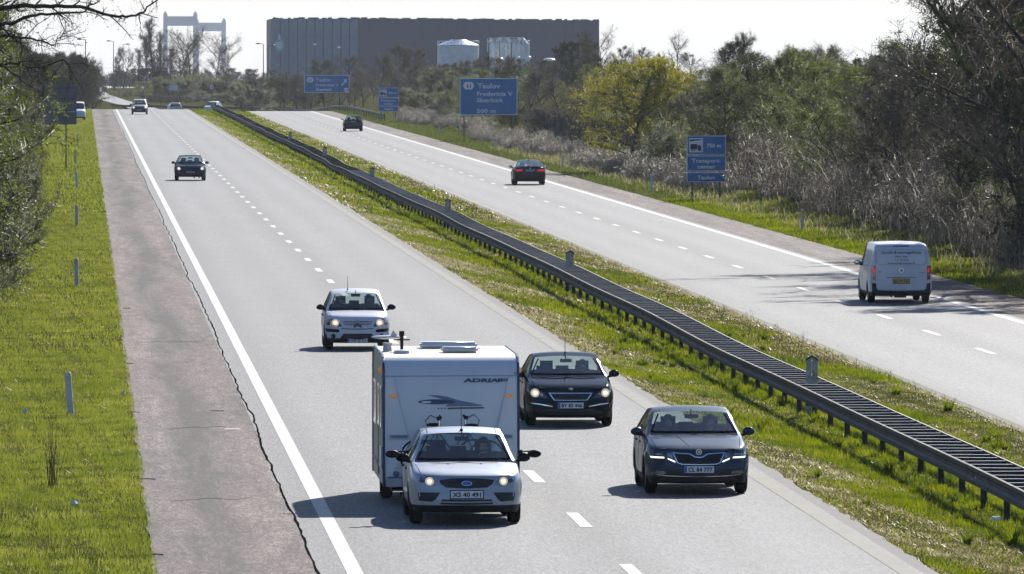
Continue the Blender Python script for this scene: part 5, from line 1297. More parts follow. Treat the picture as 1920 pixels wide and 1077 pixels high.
def gen_tree(seed, H, Wd, shape='round', twigs=TWIG, leaf=None, nleaf=0, lsize=.05, n1=9, n2=6, n3=6, n4=6, tw=.012, up=.5, stems=1, droop=0., lowstart=.2, l4=.42):
    rng = np.random.default_rng(seed); rr_ = random.Random(seed)
    seg_thick = []; P1 = []; Q1 = []; W1 = []
    tb = MB(); ends = []
    def bend(p, d, L, nseg, jit, upb):
        pts = [p]; 
        for k in range(nseg):
            d = (d + np.array([rr_.gauss(0, jit), rr_.gauss(0, jit), rr_.gauss(0, jit)+upb])); d = d/np.linalg.norm(d); pts.append(pts[-1]+d*L/nseg)
        return pts, d
    lv2 = []
    for s in range(stems):
        a = rr_.uniform(0, 6.28); off = .0 if stems == 1 else rr_.uniform(.05, .35)*Wd*.5
        p = np.array([math.cos(a)*off, math.sin(a)*off, -.3]); d0 = np.array([math.cos(a)*.28*(stems > 1), math.sin(a)*.28*(stems > 1), 1.0]); Hs = H*(rr_.uniform(.7, 1.0) if stems > 1 else 1)*.86
        pts, _ = bend(p, d0/np.linalg.norm(d0), Hs, 6, .09, .05)
        r0 = .012*H*(1 if stems == 1 else .5)+.02
        tb.tube(pts, r0, 6, r0*.25, cap=False)
        for i in range(n1):
            f = lowstart + (1-lowstart)*(i+rr_.random())/n1; k = min(5, int(f*6)); q = pts[k]+(pts[k+1]-pts[k])*(f*6-k)
            prof = {'round': math.sin(math.pi*min(1, .25+.72*f))**.7, 'tall': .55*(1-f*.75)+.12, 'cone': 1-.8*f, 'umb': .35+.65*f if f < .8 else 1.0}[shape]
            Lb = Wd*.5*prof*rr_.uniform(.75, 1.15)/(1.0 if stems == 1 else 1.3); az = i*2.4+rr_.uniform(-.5, .5); e = up*rr_.uniform(.6, 1.4)
            d = np.array([math.cos(az), math.sin(az), e*(1.6 if shape == 'tall' else 1)]); d /= np.linalg.norm(d)
            bp_, dd = bend(q, d, Lb, 4, .14, .06-droop*.1); tb.tube(bp_, r0*.42, 4, r0*.14, cap=False)
            for j in range(n2):
                g = .25+.75*(j+rr_.random())/n2; kk = min(3, int(g*4)); qq = bp_[kk]+(bp_[kk+1]-bp_[kk])*(g*4-kk)
                lv2.append((qq, bp_[min(4, kk+1)]-bp_[kk], Lb*rr_.uniform(.28, .5)))
            lv2.append((bp_[-1], dd, Lb*.35))
    lv3 = []
    for q, d, L in lv2:
        d = d/(np.linalg.norm(d)+1e-9)+np.array([rr_.gauss(0, .6), rr_.gauss(0, .6), rr_.gauss(.12, .5)-droop*.2]); d /= np.linalg.norm(d)
        pts, dd = bend(q, d, L, 3, .2, .05-droop*.1)
        for k in range(3): P1.append(pts[k]); Q1.append(pts[k+1]+(pts[k+1]-pts[k])*.15); W1.append(.035-.007*k)
        for j in range(n3):
            g = (j+rr_.random())/n3*3; k = min(2, int(g)); lv3.append((pts[k]+(pts[k+1]-pts[k])*(g-k), dd, L*.55))
    q3 = np.array([x[0] for x in lv3]); d3 = np.array([x[1] for x in lv3]); L3 = np.array([x[2] for x in lv3])[:, None]
    d3 = d3+rng.normal(size=d3.shape)*.75; d3[:, 2] += .1-droop*.3; d3 /= np.linalg.norm(d3, axis=1, keepdims=True)
    e3 = q3+d3*L3*rng.uniform(.6, 1.2, (len(q3), 1))
    f4 = rng.uniform(.1, 1, (len(q3), n4, 1)); q4 = (q3[:, None]+(e3-q3)[:, None]*f4).reshape(-1, 3); d4 = np.repeat(d3, n4, 0)+rng.normal(size=(len(q4), 3))*.7; d4[:, 2] += .12-droop*.5
    d4 /= np.linalg.norm(d4, axis=1, keepdims=True); e4 = q4+d4*l4*rng.uniform(.4, 1.2, (len(q4), 1))
    PP = np.concatenate([np.array(P1), q3, q4]); QQ = np.concatenate([np.array(Q1), e3, e4]); WW = np.concatenate([np.array(W1), np.full(len(q3), tw*1.5), np.full(len(q4), tw)])
    V, Fc = ribbons(PP, QQ, WW, rng); mi = np.zeros(len(Fc), int); mats = [twigs]
    if leaf is not None and nleaf:
        idx = rng.integers(0, len(q4), nleaf); C = q4[idx]+(e4-q4)[idx]*rng.uniform(.2, 1.05, (nleaf, 1))+rng.normal(size=(nleaf, 3))*.03
        V2, F2 = leafs(C, lsize, rng); Fc = np.concatenate([Fc, F2+len(V)]); V = np.concatenate([V, V2]); mi = np.concatenate([mi, np.ones(len(F2), int)]); mats = [twigs, leaf]
    return tb.mesh('trunk', BARK, True), np_mesh('crown', V, Fc, mats, mi), H
def gen_bramble(seed, Wd, Hh, n, mat, leafm=None, arch=1.):
    rng = np.random.default_rng(seed); P = []; Q = []; W_ = []
    base = rng.uniform(-.5, .5, (n, 3))*[Wd, Wd, 0]; az = rng.uniform(0, 6.283, n); h = Hh*rng.uniform(.35, 1.05, n)*(1-.5*(np.abs(base[:, 0])/Wd*2)**2); reach = rng.uniform(.3, 1.3, n)*arch
    prev = base.copy(); ts = np.linspace(0, 1, 7)[1:]
    for k, t_ in enumerate(ts):
        cur = base+np.stack([np.cos(az)*reach*t_**1.5, np.sin(az)*reach*t_**1.5, h*np.sin(t_*2.0)/math.sin(min(2.0, 1.57))], 1)+rng.normal(size=(n, 3))*.04
        P.append(prev); Q.append(cur+(cur-prev)*.1); W_.append(np.full(n, .032-.003*k)); prev = cur
        m_ = rng.random(n) < .45; d = rng.normal(size=(n, 3)); d[:, 2] += .4; d /= np.linalg.norm(d, axis=1, keepdims=True)
        P.append(cur[m_]); Q.append((cur+d*rng.uniform(.15, .5, (n, 1)))[m_]); W_.append(np.full(m_.sum(), .013))
    PP, QQ, WW = np.concatenate(P), np.concatenate(Q), np.concatenate(W_); V, Fc = ribbons(PP, QQ, WW, rng); mi = np.repeat((rng.random(len(Fc)//3) < .34).astype(int), 3); mats = [mat, PALE]
    if leafm:
        i = rng.integers(0, len(QQ), n*3); V2, F2 = leafs(QQ[i], .05, rng); Fc = np.concatenate([Fc, F2+len(V)]); V = np.concatenate([V, V2]); mi = np.concatenate([mi, np.full(len(F2), 2)]); mats.append(leafm)
    return np_mesh('stems', V, Fc, mats, mi)
K = {}
K['yellow'] = [gen_tree(1, 7.8, 7.4, 'round', TWIGO, LFY, 42000, .080, n1=30, n2=10, n3=6, n4=5, up=.42, lowstart=.12)]
K['green'] = [gen_tree(10+i, 8.5, 6.5, 'round', TWIGO, LFG, 20000, .062, n1=16, n2=9, n3=6, n4=5, tw=.014, up=.6, lowstart=.08) for i in range(3)]
K['bare'] = [gen_tree(20+i, 8.5, 6.5, 'round', TWIG if i % 2 else TWIGG, LFB if i != 1 else LFG, 4500, .05, n1=17, n2=8, n3=7, n4=5, tw=.015, up=.75, lowstart=.1, l4=.5) for i in range(3)]
K['poplar'] = [gen_tree(30+i, 14, 9.0, 'tall', TWIG, None, 0, n1=30, n2=6, n3=5, n4=4, tw=.03, up=1.0, lowstart=.12, l4=.8) for i in range(3)]
K['open'] = [gen_tree(40+i, 11, 8, 'umb', TWIG, LFG, 5000, .05, n1=14, n2=8, n3=7, n4=7, tw=.014, up=.8, lowstart=.3, l4=.5) for i in range(2)]
K['shrub'] = [gen_tree(50+i, 4.0, 4.6, 'round', [TWIGG, TWIG, TWIGO][i], [LFB, LFG, LFG][i], [1500, 5000, 9000][i], .05, n1=10, n2=7, n3=6, n4=6, tw=.012, up=.5, stems=3, lowstart=.05, l4=.4) for i in range(3)]
K['dark'] = [gen_tree(60+i, 7, 5.5, 'round', TWIG, LFD, 15000, .09, n1=15, n2=8, n3=6, n4=5, up=.5, lowstart=.02) for i in range(2)]
K['bramble'] = [gen_bramble(70+i, 3.6, 2.3, 400, STRAWT, LFB if i else None) for i in range(3)]
K['drygrass'] = [gen_bramble(80+i, 2.2, .9, 500, pm('dry_stalk', (.22, .19, .14), .55, var=.3, scale=3), None, .5) for i in range(2)]
TRN = random.Random(42)
NAMEK = {'yellow': 'tree', 'green': 'budding_tree', 'bare': 'bare_tree', 'poplar': 'poplar_tree', 'open': 'bare_tree', 'shrub': 'shrub', 'dark': 'ivy_tree', 'bramble': 'bramble_bush', 'drygrass': 'dry_grass_tuft'}
CATK = {'yellow': 'tree', 'green': 'tree', 'bare': 'tree', 'poplar': 'tree', 'open': 'tree', 'shrub': 'shrub', 'dark': 'tree', 'bramble': 'bush', 'drygrass': 'dry grass'}
def plant(kind, X, Y, h=None, label=None, group=None, v=None, wide=1., sink=0):
    lst = K[kind]; e = lst[TRN.randrange(len(lst)) if v is None else v]
    z = gz(X, Y) - sink
    if kind in ('bramble', 'drygrass'):
        s = (h or 1.0)*TRN.uniform(.9, 1.1); o = obj(NAMEK[kind], e, None, (X, Y, z), TRN.uniform(0, 6.28), (s*wide, s*wide, s)); tag(o, label, CATK[kind], group); return o
    s = h/e[2]; r = empty(NAMEK[kind], (X, Y, z), TRN.uniform(0, 6.28)); r.scale = (s*wide, s*wide, s)
    obj('trunk', e[0], r); obj('crown', e[1], r); tag(r, label, CATK[kind], group); return r

# --- right hand side
SKYR = [(600, 100), (690, 100), (745, 92), (800, 112), (1060, 118), (1150, 105), (1250, 110), (1330, 122), (1400, 92), (1450, 62), (1530, 58), (1600, 85), (1680, 80), (1720, 50), (1760, 10), (1800, -60), (2000, -120)]
def cap(X, Y, h, low=1.6): return max(low, min(h, (PZ(lerp_list(SKYR, VX+X*F/Y), Y)-gz(X, Y))*.93))
plant('yellow', 34.0, 567, 7.9, 'big rounded tree in bright yellow green leaf, taller than anything near the three panel sign')
plant('green', 35.9, 562, 4.3, 'small dull green tree in front of the right edge of the yellow green tree', v=1)
G1_ = 'dense budding and bare trees behind the right verge'
lab = {'green': 'green budding tree standing in the thicket behind the right verge', 'bare': 'bare twiggy tree standing in the thicket behind the right verge', 'dark': 'dark ivy clad tree standing in the thicket behind the right verge', 'shrub': 'low twiggy shrub standing in the thicket behind the right verge'}
R_ = random.Random(5)
LMR = [(1260, 'behind the yellow green tree'), (1340, 'behind the three panel sign'), (1420, 'just right of the three panel sign'), (1500, 'one van width right of the sign'), (1570, 'between the sign and the van'), (1640, 'above the left side of the van'), (1700, 'above the middle of the white van'), (1760, 'above the right side of the van'), (1840, 'right of the white van'), (1920, 'at the right frame edge'), (9999, 'beyond the right frame edge')]
LMF = [(560, 'left of the exit sign'), (660, 'below and behind the exit sign'), (705, 'between exit sign and small lorry sign'), (750, 'behind the small distant lorry sign'), (800, 'just right of the distant lorry sign'), (860, 'just left of the large route sign'), (920, 'behind the left half of the route sign'), (975, 'behind the right half of the route sign'), (1010, 'just right of the large route sign'), (1060, 'between route sign and yellow green tree'), (1150, 'behind the yellow green tree'), (9999, 'right of the yellow green tree')]
LML = [(245, 'nearest the camera'), (275, 'behind the nearest verge post'), (310, 'level with the second verge post'), (350, 'just beyond the second verge post'), (395, 'level with the third verge post'), (445, 'beyond the third verge post'), (500, 'level with the fourth verge post'), (560, 'just before the dark sign back'), (9999, 'beside the dark sign back')]
def lm(tab, v):
    for a, s_ in tab:
        if v <= a: return s_
def vxp(X, Y): return VX+X*F/Y
RANK = ['front rank', 'middle rank', 'back rank']
def g(k): return {'green': 'budding trees in the right thicket', 'bare': 'bare trees in the right thicket', 'dark': 'ivy trees in the right thicket', 'shrub': 'shrubs in the right thicket'}[k]
Yv = 300
while Yv < 545:
    for row, (dx, hh) in enumerate(((3.0, (4.5, 7.0)), (6.5, (6.5, 8.6)), (11, (7.0, 9.5)))):
        k = R_.choice(['green', 'green', 'bare', 'bare', 'green', 'dark'] if row else ['shrub', 'green', 'bare', 'green', 'bare'])
        hgt = R_.uniform(*hh)*(1.0 if Yv > 345 else 1.12)
        if k == 'shrub': hgt = R_.uniform(3, 4.6)
        xx = 31.8+dx+R_.uniform(-.8, .8)+max(0, (330-Yv)*.02)
        if 438 < Yv < 478 and xx < 37.5: xx += 3.2
        plant(k, xx, Yv+R_.uniform(-5, 5), cap(xx, Yv, hgt), '%s, %s, %s' % ({'green': 'green budding tree', 'bare': 'bare twiggy tree', 'dark': 'dark ivy clad tree', 'shrub': 'low twiggy shrub'}[k], RANK[row], lm(LMR, vxp(xx, Yv))), g(k), wide=R_.uniform(.9, 1.15))
    Yv += 10 if Yv < 420 else 13
while Yv < 1080:
    for row, (dx, hh) in enumerate(((4.6, (2.2, 3.6)), (9, (3.4, 5.4)), (17, (5.0, 7.0)))):
        if 545 < Yv < 610 and row == 0: continue
        k = R_.choice(['bare', 'bare', 'shrub', 'shrub', 'green'] if row < 2 else ['bare', 'bare', 'green', 'dark'])
        far = Yv > 700
        hgt = R_.uniform(*hh)
        if k == 'shrub': hgt = min(hgt, 4.6)
        L_ = {'green': 'olive tinged budding tree in the far thicket around the large route sign', 'bare': 'brown bare tree in the far thicket around the large route sign', 'dark': 'dark ivy clad tree in the far thicket around the large route sign', 'shrub': 'brown twiggy shrub in the far thicket around the large route sign'}[k]
        xx = 31.4+dx+R_.uniform(-1, 1); plant(k, xx, Yv+R_.uniform(-6, 6), cap(xx, Yv, hgt), '%s, %s, %s' % ({'green': 'olive budding tree', 'bare': 'brown bare tree', 'dark': 'dark ivy clad tree', 'shrub': 'brown twiggy shrub'}[k], RANK[row], lm(LMF, vxp(xx, Yv))), 'far '+g(k), wide=R_.uniform(1.0, 1.4))
    Yv += 15 if Yv < 700 else 22
for X, Y, h_, k, lb in ((33.4, 331, 13.5, 'open', 'tallest open bare tree at the right frame edge, crown running out of the picture'), (35.2, 318, 12.5, 'open', 'tall open bare tree at the extreme right frame edge behind the tallest one'), (33.0, 322, 14, 'bare', 'dense bare tree at the right frame edge throwing its shadow over the far carriageway'), (33.6, 309, 13.5, 'bare', 'dense bare tree just outside the right frame edge'), (33.8, 291, 14, 'dark', 'dark tree beyond the right frame edge that shades the shoulder'), (36.6, 320, 15.5, 'dark', 'dark tall tree beyond the right frame edge that shades the far lane'), (32.9, 301, 13, 'bare', 'bare tree beyond the right frame edge nearest to the carriageway'), (34.4, 350, 11, 'open', 'tall open budding tree left of the tallest tree at the right frame edge')):
    plant(k, X, Y, h_, lb, v=(1 if k == 'open' else 0), wide=(.75 if k == 'dark' else 1.1))
# trees of the skyline, right half
for px, py, Yd, k, lb in ((1135, 62, 820, 'open', 'slender bare tree on the skyline just right of the big dark building'), (1160, 78, 830, 'bare', 'bare tree on the skyline right of the big dark building, second from it'),
    (1200, 82, 900, 'bare', 'hazy bare tree on the skyline above the yellow green tree'), (1272, 68, 1000, 'open', 'lone hazy bare tree on the skyline in the gap right of the yellow green tree'), (1300, 92, 900, 'bare', 'bare tree on the skyline beside the lone hazy tree, lower than it'), (1238, 95, 980, 'bare', 'low bare tree on the skyline behind the right half of the yellow green tree'),
    (1375, 47, 760, 'bare', 'tall rounded grey bare tree on the skyline left of the right hand thicket'), (1398, 60, 740, 'dark', 'dark dense tree on the skyline beside the tall rounded grey one'), (1345, 80, 800, 'bare', 'dark bare tree on the skyline at the left foot of the tall rounded one'),
    (1080, 64, 900, 'dark', 'dark tree standing against the right end of the big dark building'), (1100, 72, 880, 'open', 'bare tree standing against the right edge of the big dark building'),
    (745, 70, 1250, 'bare', 'rounded brown bare tree standing against the middle of the big dark building'), (785, 80, 1270, 'bare', 'brown bare tree right of the rounded one before the big dark building'), (710, 88, 1200, 'bare', 'brown bare tree left of the rounded one before the big dark building'),
    (610, 98, 1250, 'bare', 'bare bush top before the ribbed left face of the big building, above the exit sign'), (655, 92, 1300, 'bare', 'bare tree before the ribbed face of the big building, right above the exit sign'), (575, 110, 1300, 'shrub', 'bare shrub before the left foot of the big building'), (540, 122, 1350, 'shrub', 'low bare shrub at the left corner of the big building')):
    X = PX(px, Yd); z = PZ(py, Yd); hgt = z-gz(X, Yd); plant(k, X, Yd, min(hgt, 14), lb, wide=1.0 if hgt < 9 else .75)
for i in range(26):  # mass under the tanks and between
    px = 835+i*16+R_.uniform(-5, 5); Yd = R_.uniform(1000, 1250); X = PX(px, Yd); z = PZ(R_.uniform(86, 100) if 900 < px < 955 else R_.uniform(98, 108), Yd); plant('bare', X, Yd, min(13, z-gz(X, Yd))*.95, 'brown bare tree in the belt below the storage tanks', 'bare trees below the storage tanks', wide=1.15)
for i in range(22):
    px = 470+i*18+R_.uniform(-6, 6); Yd = R_.uniform(1180, 1420); X = PX(px, Yd); top = R_.uniform(118, 150) if px < 700 else R_.uniform(105, 125); z = PZ(top, Yd); k = R_.choice(['bare', 'green', 'shrub', 'bare'])
    plant(k, X, Yd, max(3, min(11, z-gz(X, Yd))), {'bare': 'brown bare tree', 'green': 'olive budding tree', 'shrub': 'brown shrub'}[k]+' in the belt behind the exit sign', k+' plants behind the exit sign', wide=1.2)
# --- beyond the crest, centre left
for i, (px, py, Yd, wd_) in enumerate(((288, 17, 1720, .9), (302, 44, 1700, .8), (278, 52, 1740, .8), (335, 60, 1760, 1.0), (365, 72, 1700, 1.1), (402, 70, 1760, 1.0), (318, 78, 1690, .9), (262, 82, 1740, .8), (348, 66, 1800, .7), (215, 80, 1900, .8), (232, 92, 1880, .9), (420, 88, 1800, .8))):
    X = PX(px, Yd); z = PZ(py, Yd)
    lb = ['tallest bare poplar on the skyline, left of the bridge pylons', 'bare poplar just right of the tallest one, in front of the left pylon leg', 'bare poplar just left of the tallest one', 'spreading bare tree between the left pylon legs', 'dense bare tree below the shared middle of the two pylons', 'bare tree in front of the right pylon opening', 'lower bare tree at the foot of the tall poplars', 'small bare poplar at the left of the poplar group', 'thin bare tree between the two spreading ones below the pylons', 'thin bare tree far left on the skyline beside a street lamp', 'small bare tree left of the poplar group by a street lamp', 'bare tree at the right leg of the right pylon'][i]
    g_ = gz(X, Yd)-1.5; r = plant('poplar' if i in (0, 1, 2, 6, 7, 9) else 'open', X, Yd, z-g_, lb, wide=wd_, sink=1.5)
def belt(n, pxs, pys, Ys, kinds, labels, group, wide=1.2, lim=12):
    for i in range(n):
        px = pxs[0]+(pxs[1]-pxs[0])*(i+R_.random())/n; Yd = R_.uniform(*Ys); X = PX(px, Yd); py = R_.uniform(*pys) if not callable(pys) else pys(px); z = PZ(py, Yd); k = R_.choice(kinds); g_ = gz(X, Yd)
        plant(k, X, Yd, max(1.5, min(lim, z-g_)), labels[k], group+', '+k, wide=wide)
belt(26, (176, 520), (122, 138), (2080, 2300), ['bare', 'dark'], {'bare': 'bare tree in the dark far treeline behind the winding road', 'dark': 'dense tree in the dark far treeline behind the winding road'}, 'far treeline behind the winding road', 1.3, 16)
belt(16, (165, 262), (134, 150), (2060, 2140), ['dark', 'bare'], {'bare': 'bare tree in the dark wood directly above the winding road', 'dark': 'dense tree in the dark wood directly above the winding road'}, 'dark wood above the winding road', 1.5, 16)
belt(30, (262, 540), lambda px: 150-10*math.sin((px-262)/70)+R_.uniform(-8, 8), (1480, 1640), ['green', 'bare', 'shrub', 'green'], {'green': 'olive budding tree in the bushes beyond the crest', 'bare': 'brown bare tree in the bushes beyond the crest', 'shrub': 'brown shrub in the bushes beyond the crest'}, 'bushes beyond the crest', 1.3)
belt(34, (262, 540), (166, 182), (1385, 1440), ['shrub', 'bare', 'shrub'], {'green': '', 'bare': 'small bare tree low behind the crest guard rail', 'shrub': 'twiggy shrub low behind the crest guard rail'}, 'low growth behind the crest guard rail', 1.5)
belt(12, (222, 268), (158, 172), (1560, 1700), ['shrub', 'green'], {'green': 'small olive tree on the island in the bend of the far road', 'shrub': 'shrub on the island in the bend of the far road'}, 'growth in the bend of the far road', 1.5)
# --- left hand side
Yv = 226
GL = {'green': 'yellow green budding tree in the left roadside hedge', 'bare': 'bare twiggy tree in the left roadside hedge', 'dark': 'dark ivy clad tree in the left roadside hedge', 'shrub': 'low twiggy shrub in the left roadside hedge'}
while Yv < 640:
    for row, (dx, hh) in enumerate(((-3.6, (3.0, 5.0)), (-6.2, (6.5, 9.5)))):
        k = R_.choice(['green', 'green', 'dark', 'bare'] if row else ['shrub', 'green', 'shrub', 'bare'])
        hgt = R_.uniform(*hh); hgt = min(hgt, 4.6) if k == 'shrub' else hgt
        plant(k, dx-(.9 if Yv > 420 else 0)+R_.uniform(-.4, .4), Yv+R_.uniform(-3, 3), hgt, '%s in the left hedge, %s, %s' % ({'green': 'yellow green budding tree', 'bare': 'bare twiggy tree', 'dark': 'dark ivy clad tree', 'shrub': 'low twiggy shrub'}[k], ('front row', 'back row')[row], lm(LML, Yv)), 'left hedge, '+k, wide=R_.uniform(.75, .95), v=(2 if k == 'shrub' and R_.random() < .5 else None))
    Yv += 8 if Yv < 330 else 12
while Yv < 1060:
    for row, (dx, hh) in enumerate(((-4.4, (5.5, 7.5)), (-8, (7.5, 9)))):
        k = R_.choice(['bare', 'bare', 'dark']); plant(k, dx-.0+R_.uniform(-.5, .5), Yv+R_.uniform(-5, 5), R_.uniform(*hh), {'bare': 'grey bare tree in the far part of the left hedge behind the sign back', 'dark': 'dark tree in the far part of the left hedge behind the sign back'}[k], 'far left hedge, '+k, wide=.9)
    Yv += 24
belt(22, (112, 176), lambda px: 84+max(0, px-118)*.55+R_.uniform(-6, 6), (1120, 1330), ['bare', 'dark', 'bare'], {'bare': 'grey bare tree of the dense wood closing the left side of the crest', 'dark': 'dark tree of the dense wood closing the left side of the crest'}, 'wood left of the crest', .8, 13)
for X, Y, h_, k, lb in ((-5.0, 236, 9.6, 'green', 'tall budding tree at the extreme left frame edge behind the overhanging branches'), (-5.6, 262, 10.2, 'open', 'open bare tree at the left frame edge just behind the budding one'), (-5.7, 295, 10.4, 'green', 'tall budding tree at the left frame edge, third behind the overhanging branches'), (-6.1, 345, 10.6, 'green', 'tall yellow green tree at the left, above the lower hedge'), (-6.6, 400, 10.4, 'bare', 'tall bare tree at the left, between the hedge and the sky')):
    plant(k, X, Y, h_, lb, v=0)
# brambles and dry grass on the right
for i, (X, Yb, s) in enumerate([(34.1+R_.uniform(-.5, 1.6), 300+i*7.3, R_.uniform(.85, 1.35)) for i in range(24)]):
    if Yb > 428: X = max(X, 35.6)
    plant('bramble', X, Yb, s, 'pale arching bramble bush at the verge, '+lm(LMR, vxp(X, Yb)), 'brambles along the right verge')
for i in range(16): plant('bramble', 36.0+R_.uniform(0, 1.5), 300+i*9, R_.uniform(1.0, 1.45), 'pale arching bramble bush in the second rank behind the right verge', 'brambles behind the right verge')
for i in range(14): plant('drygrass', 33.2+R_.uniform(-.4, 1.4), 480+i*9.0, R_.uniform(.9, 1.5), 'pale tuft of dry grass at the foot of the trees beyond the three panel sign', 'dry grass tufts at the right thicket')
for i in range(30): plant('drygrass', 33.6+R_.uniform(-.8, 1.4), 610+i*12.0, R_.uniform(.8, 1.3), 'pale tuft of dry grass along the foot of the far right thicket', 'dry grass tufts along the far right thicket')
# overhanging bare branch top left
def limb(seed, pts, r0, label, nsub=26):
    rr_ = random.Random(seed); rng = np.random.default_rng(seed); P = [Vector(p) for p in pts]; root = empty('overhanging_branch', P[0]); tag(root, label, 'branch')
    sm = []
    for a, b_ in zip(P, P[1:]):
        for i in range(5): sm.append(a.lerp(b_, i/5)+Vector((rr_.gauss(0, .02), 0, rr_.gauss(0, .02))))
    sm.append(P[-1]); m = MB(); m.tube(sm, r0, 7, r0*.2); 
    subs = []
    for i in range(nsub):
        f = (i+rr_.random())/nsub; k = int(f*(len(sm)-1)); q = sm[k]; d = (sm[k+1]-sm[k]).normalized(); dd = (d+Vector((rr_.gauss(0, .5), rr_.gauss(0, .6), rr_.gauss(0, .55)))).normalized(); L = rr_.uniform(.4, 1.3)*(1-.4*f); pp = [q]
        for j in range(4): dd = (dd+Vector((rr_.gauss(0, .22), rr_.gauss(0, .2), rr_.gauss(-.02, .2)))).normalized(); pp.append(pp[-1]+dd*L/4)
        m.tube(pp, r0*.38*(1-.5*f), 4, .006, cap=False); subs.append(pp)
    m.build('limb', BARK, root).location = -P[0]
    A = []; B = []
    for pp in subs:
        for j in range(9):
            k = rr_.randrange(4); q = np.array(pp[k].lerp(pp[k+1], rr_.random())); d = rng.normal(size=3); d /= np.linalg.norm(d); A.append(q); B.append(q+d*rr_.uniform(.1, .4))
    V, Fc = ribbons(np.array(A), np.array(B), .012, rng); o = obj('twigs', np_mesh('twigs', V, Fc, [TWIG]), root); o.location = -P[0]
    nb = len(B); V2, F2 = leafs(np.array(B), .035, rng); o = obj('buds', np_mesh('buds', V2, F2, [TWIGG]), root); o.location = -P[0]
Yl = 232.
def L3(*q): return [(PX(px, Yl+dy), Yl+dy, PZ(py, Yl+dy)) for px, py, dy in q]
limb(1, L3((-60, 20, 4), (0, 15, 3), (80, 12, 1), (150, 14, 0), (220, 32, -1), (262, 27, -2), (300, -6, -3)), .075, 'upper dark bare branch reaching in from the top left corner across the sky')
limb(2, L3((-60, 62, 5), (0, 48, 3), (60, 30, 2), (110, 26, 1), (160, 20, 0), (200, -10, -1)), .06, 'second dark bare branch below the upper one at the top left corner')
limb(3, L3((-50, 90, 8), (10, 66, 7), (60, 72, 6), (105, 84, 5), (120, 60, 5)), .045, 'thin bare branch hanging below the two dark ones at the top left')
limb(4, L3((-40, 130, 10), (20, 118, 9), (70, 128, 8), (120, 112, 6), (135, 132, 6)), .04, 'bare branch in front of the left hedge, above the dark sign back')
LIGHTB = None
limb(5, L3((-40, 100, 3), (10, 125, 2), (40, 150, 2), (80, 178, 1)), .04, 'pale slanting dead branch in front of the left hedge', 8)
# palings of a wooden fence between the trees on the right
PAL = pm('weathered_paling', (.075, .068, .062), .8, var=.35, scale=5)
for (Ya, Yb, Xf, lb) in ((575, 700, 35.2, 'dark wooden paling fence half hidden in twigs left of the yellow green tree'), (500, 545, 35.0, 'short piece of dark wooden paling fence left of the three panel sign')):
    fr = empty('paling_fence', (Xf, Ya, gz(Xf, Ya))); tag(fr, lb, 'fence'); Yq = Ya; pal = MB().prism([(-.07, -.2), (.07, -.2), (.07, 1.95), (0, 2.05), (-.07, 1.95)], -.03, .03).mesh('paling', PAL)
    rq = random.Random(3)
    while Yq < Yb:
        o = obj('paling', pal, fr, Vector((Xf, Yq, gz(Xf, Yq)))-fr.location); o.scale = (1, 1, rq.uniform(.9, 1.08)); o.rotation_euler = (0, rq.uniform(-.04, .04), rq.uniform(-.3, .3)); Yq += 1.35 if Ya > 550 else .9
    for zz in (.5, 1.5):
        m = MB().tube([(Xf+.06, Ya, gz(Xf, Ya)+zz), (Xf+.06, Yb, gz(Xf, Yb)+zz)], .04, 4); m.build('rail', PAL, fr).location = -fr.location

# ------------------------------------------------------------------ grass and dead thatch
GR = foliage('grass_blades', [(.03, .05, .008), (.09, .125, .013), (.19, .215, .018), (.30, .27, .045)], .5, .35, .55)
GRD = foliage('dull_grass_blades', [(.06, .065, .02), (.09, .11, .025), (.13, .14, .04)], .45, .4, .55)
GRL = foliage('verge_grass_blades', [(.045, .062, .012), (.125, .155, .026), (.215, .23, .042), (.34, .30, .11)], .5, .6, .6)
TH = foliage('dead_thatch', [(.19, .15, .05), (.42, .35, .19), (.78, .71, .52)], .35, 1.2, .5)
def grass(name, x0, x1, Y0, Y1, dens, h, wdt, mat, seed, label, lean=.5, edge=None, mask=None, wfac=None):
    rng = np.random.default_rng(seed); A = (x1-x0)*(Y1-Y0); n = int(A*dens); X = rng.uniform(x0, x1, n); Y = Y0+(Y1-Y0)*rng.random(n)
    # clumps
    c = .5+.5*np.sin(X*2.3+Y*.31+np.sin(Y*.13)*2)*np.sin(X*1.1-Y*.17+1.3)
    c2 = .5+.5*np.sin(X*6.1+Y*1.3)*np.sin(X*4.7-Y*.9)
    c3 = .5+.5*np.sin(X*1.7+np.sin(Y*.23)*1.5+Y*.07)*np.sin(Y*.37+X*.9)
    keep = rng.random(n) < (.30+.6*c*.6+.4*c2*.5)*(.45+.75*c3)
    if mask is not None: keep &= mask(X, Y, rng)
    X, Y, c, c2 = X[keep], Y[keep], c[keep], c2[keep]; n = len(X); Z = np.array([gz(a, b) for a, b in zip(X, Y)])
    B = np.stack([X, Y, Z-.01], 1); az = rng.uniform(0, 6.283, n); hh = h*rng.uniform(.4, 1.35, n)*(.5+.8*c2); ln = rng.uniform(0, lean, n)*hh
    T = B+np.stack([np.cos(az)*ln, np.sin(az)*ln, hh], 1); a2 = rng.uniform(0, 6.283, n); s = np.stack([np.cos(a2), np.sin(a2), 0*a2], 1)*(wdt*rng.uniform(.6, 1.4, n))[:, None]*.5
    V = np.stack([B-s, B+s, T], 1).reshape(-1, 3); Fc = np.arange(n*3).reshape(-1, 3)
    o = obj(name, np_mesh(name, V, Fc, [mat])); tag(o, label, 'grass', None, 'stuff'); return o
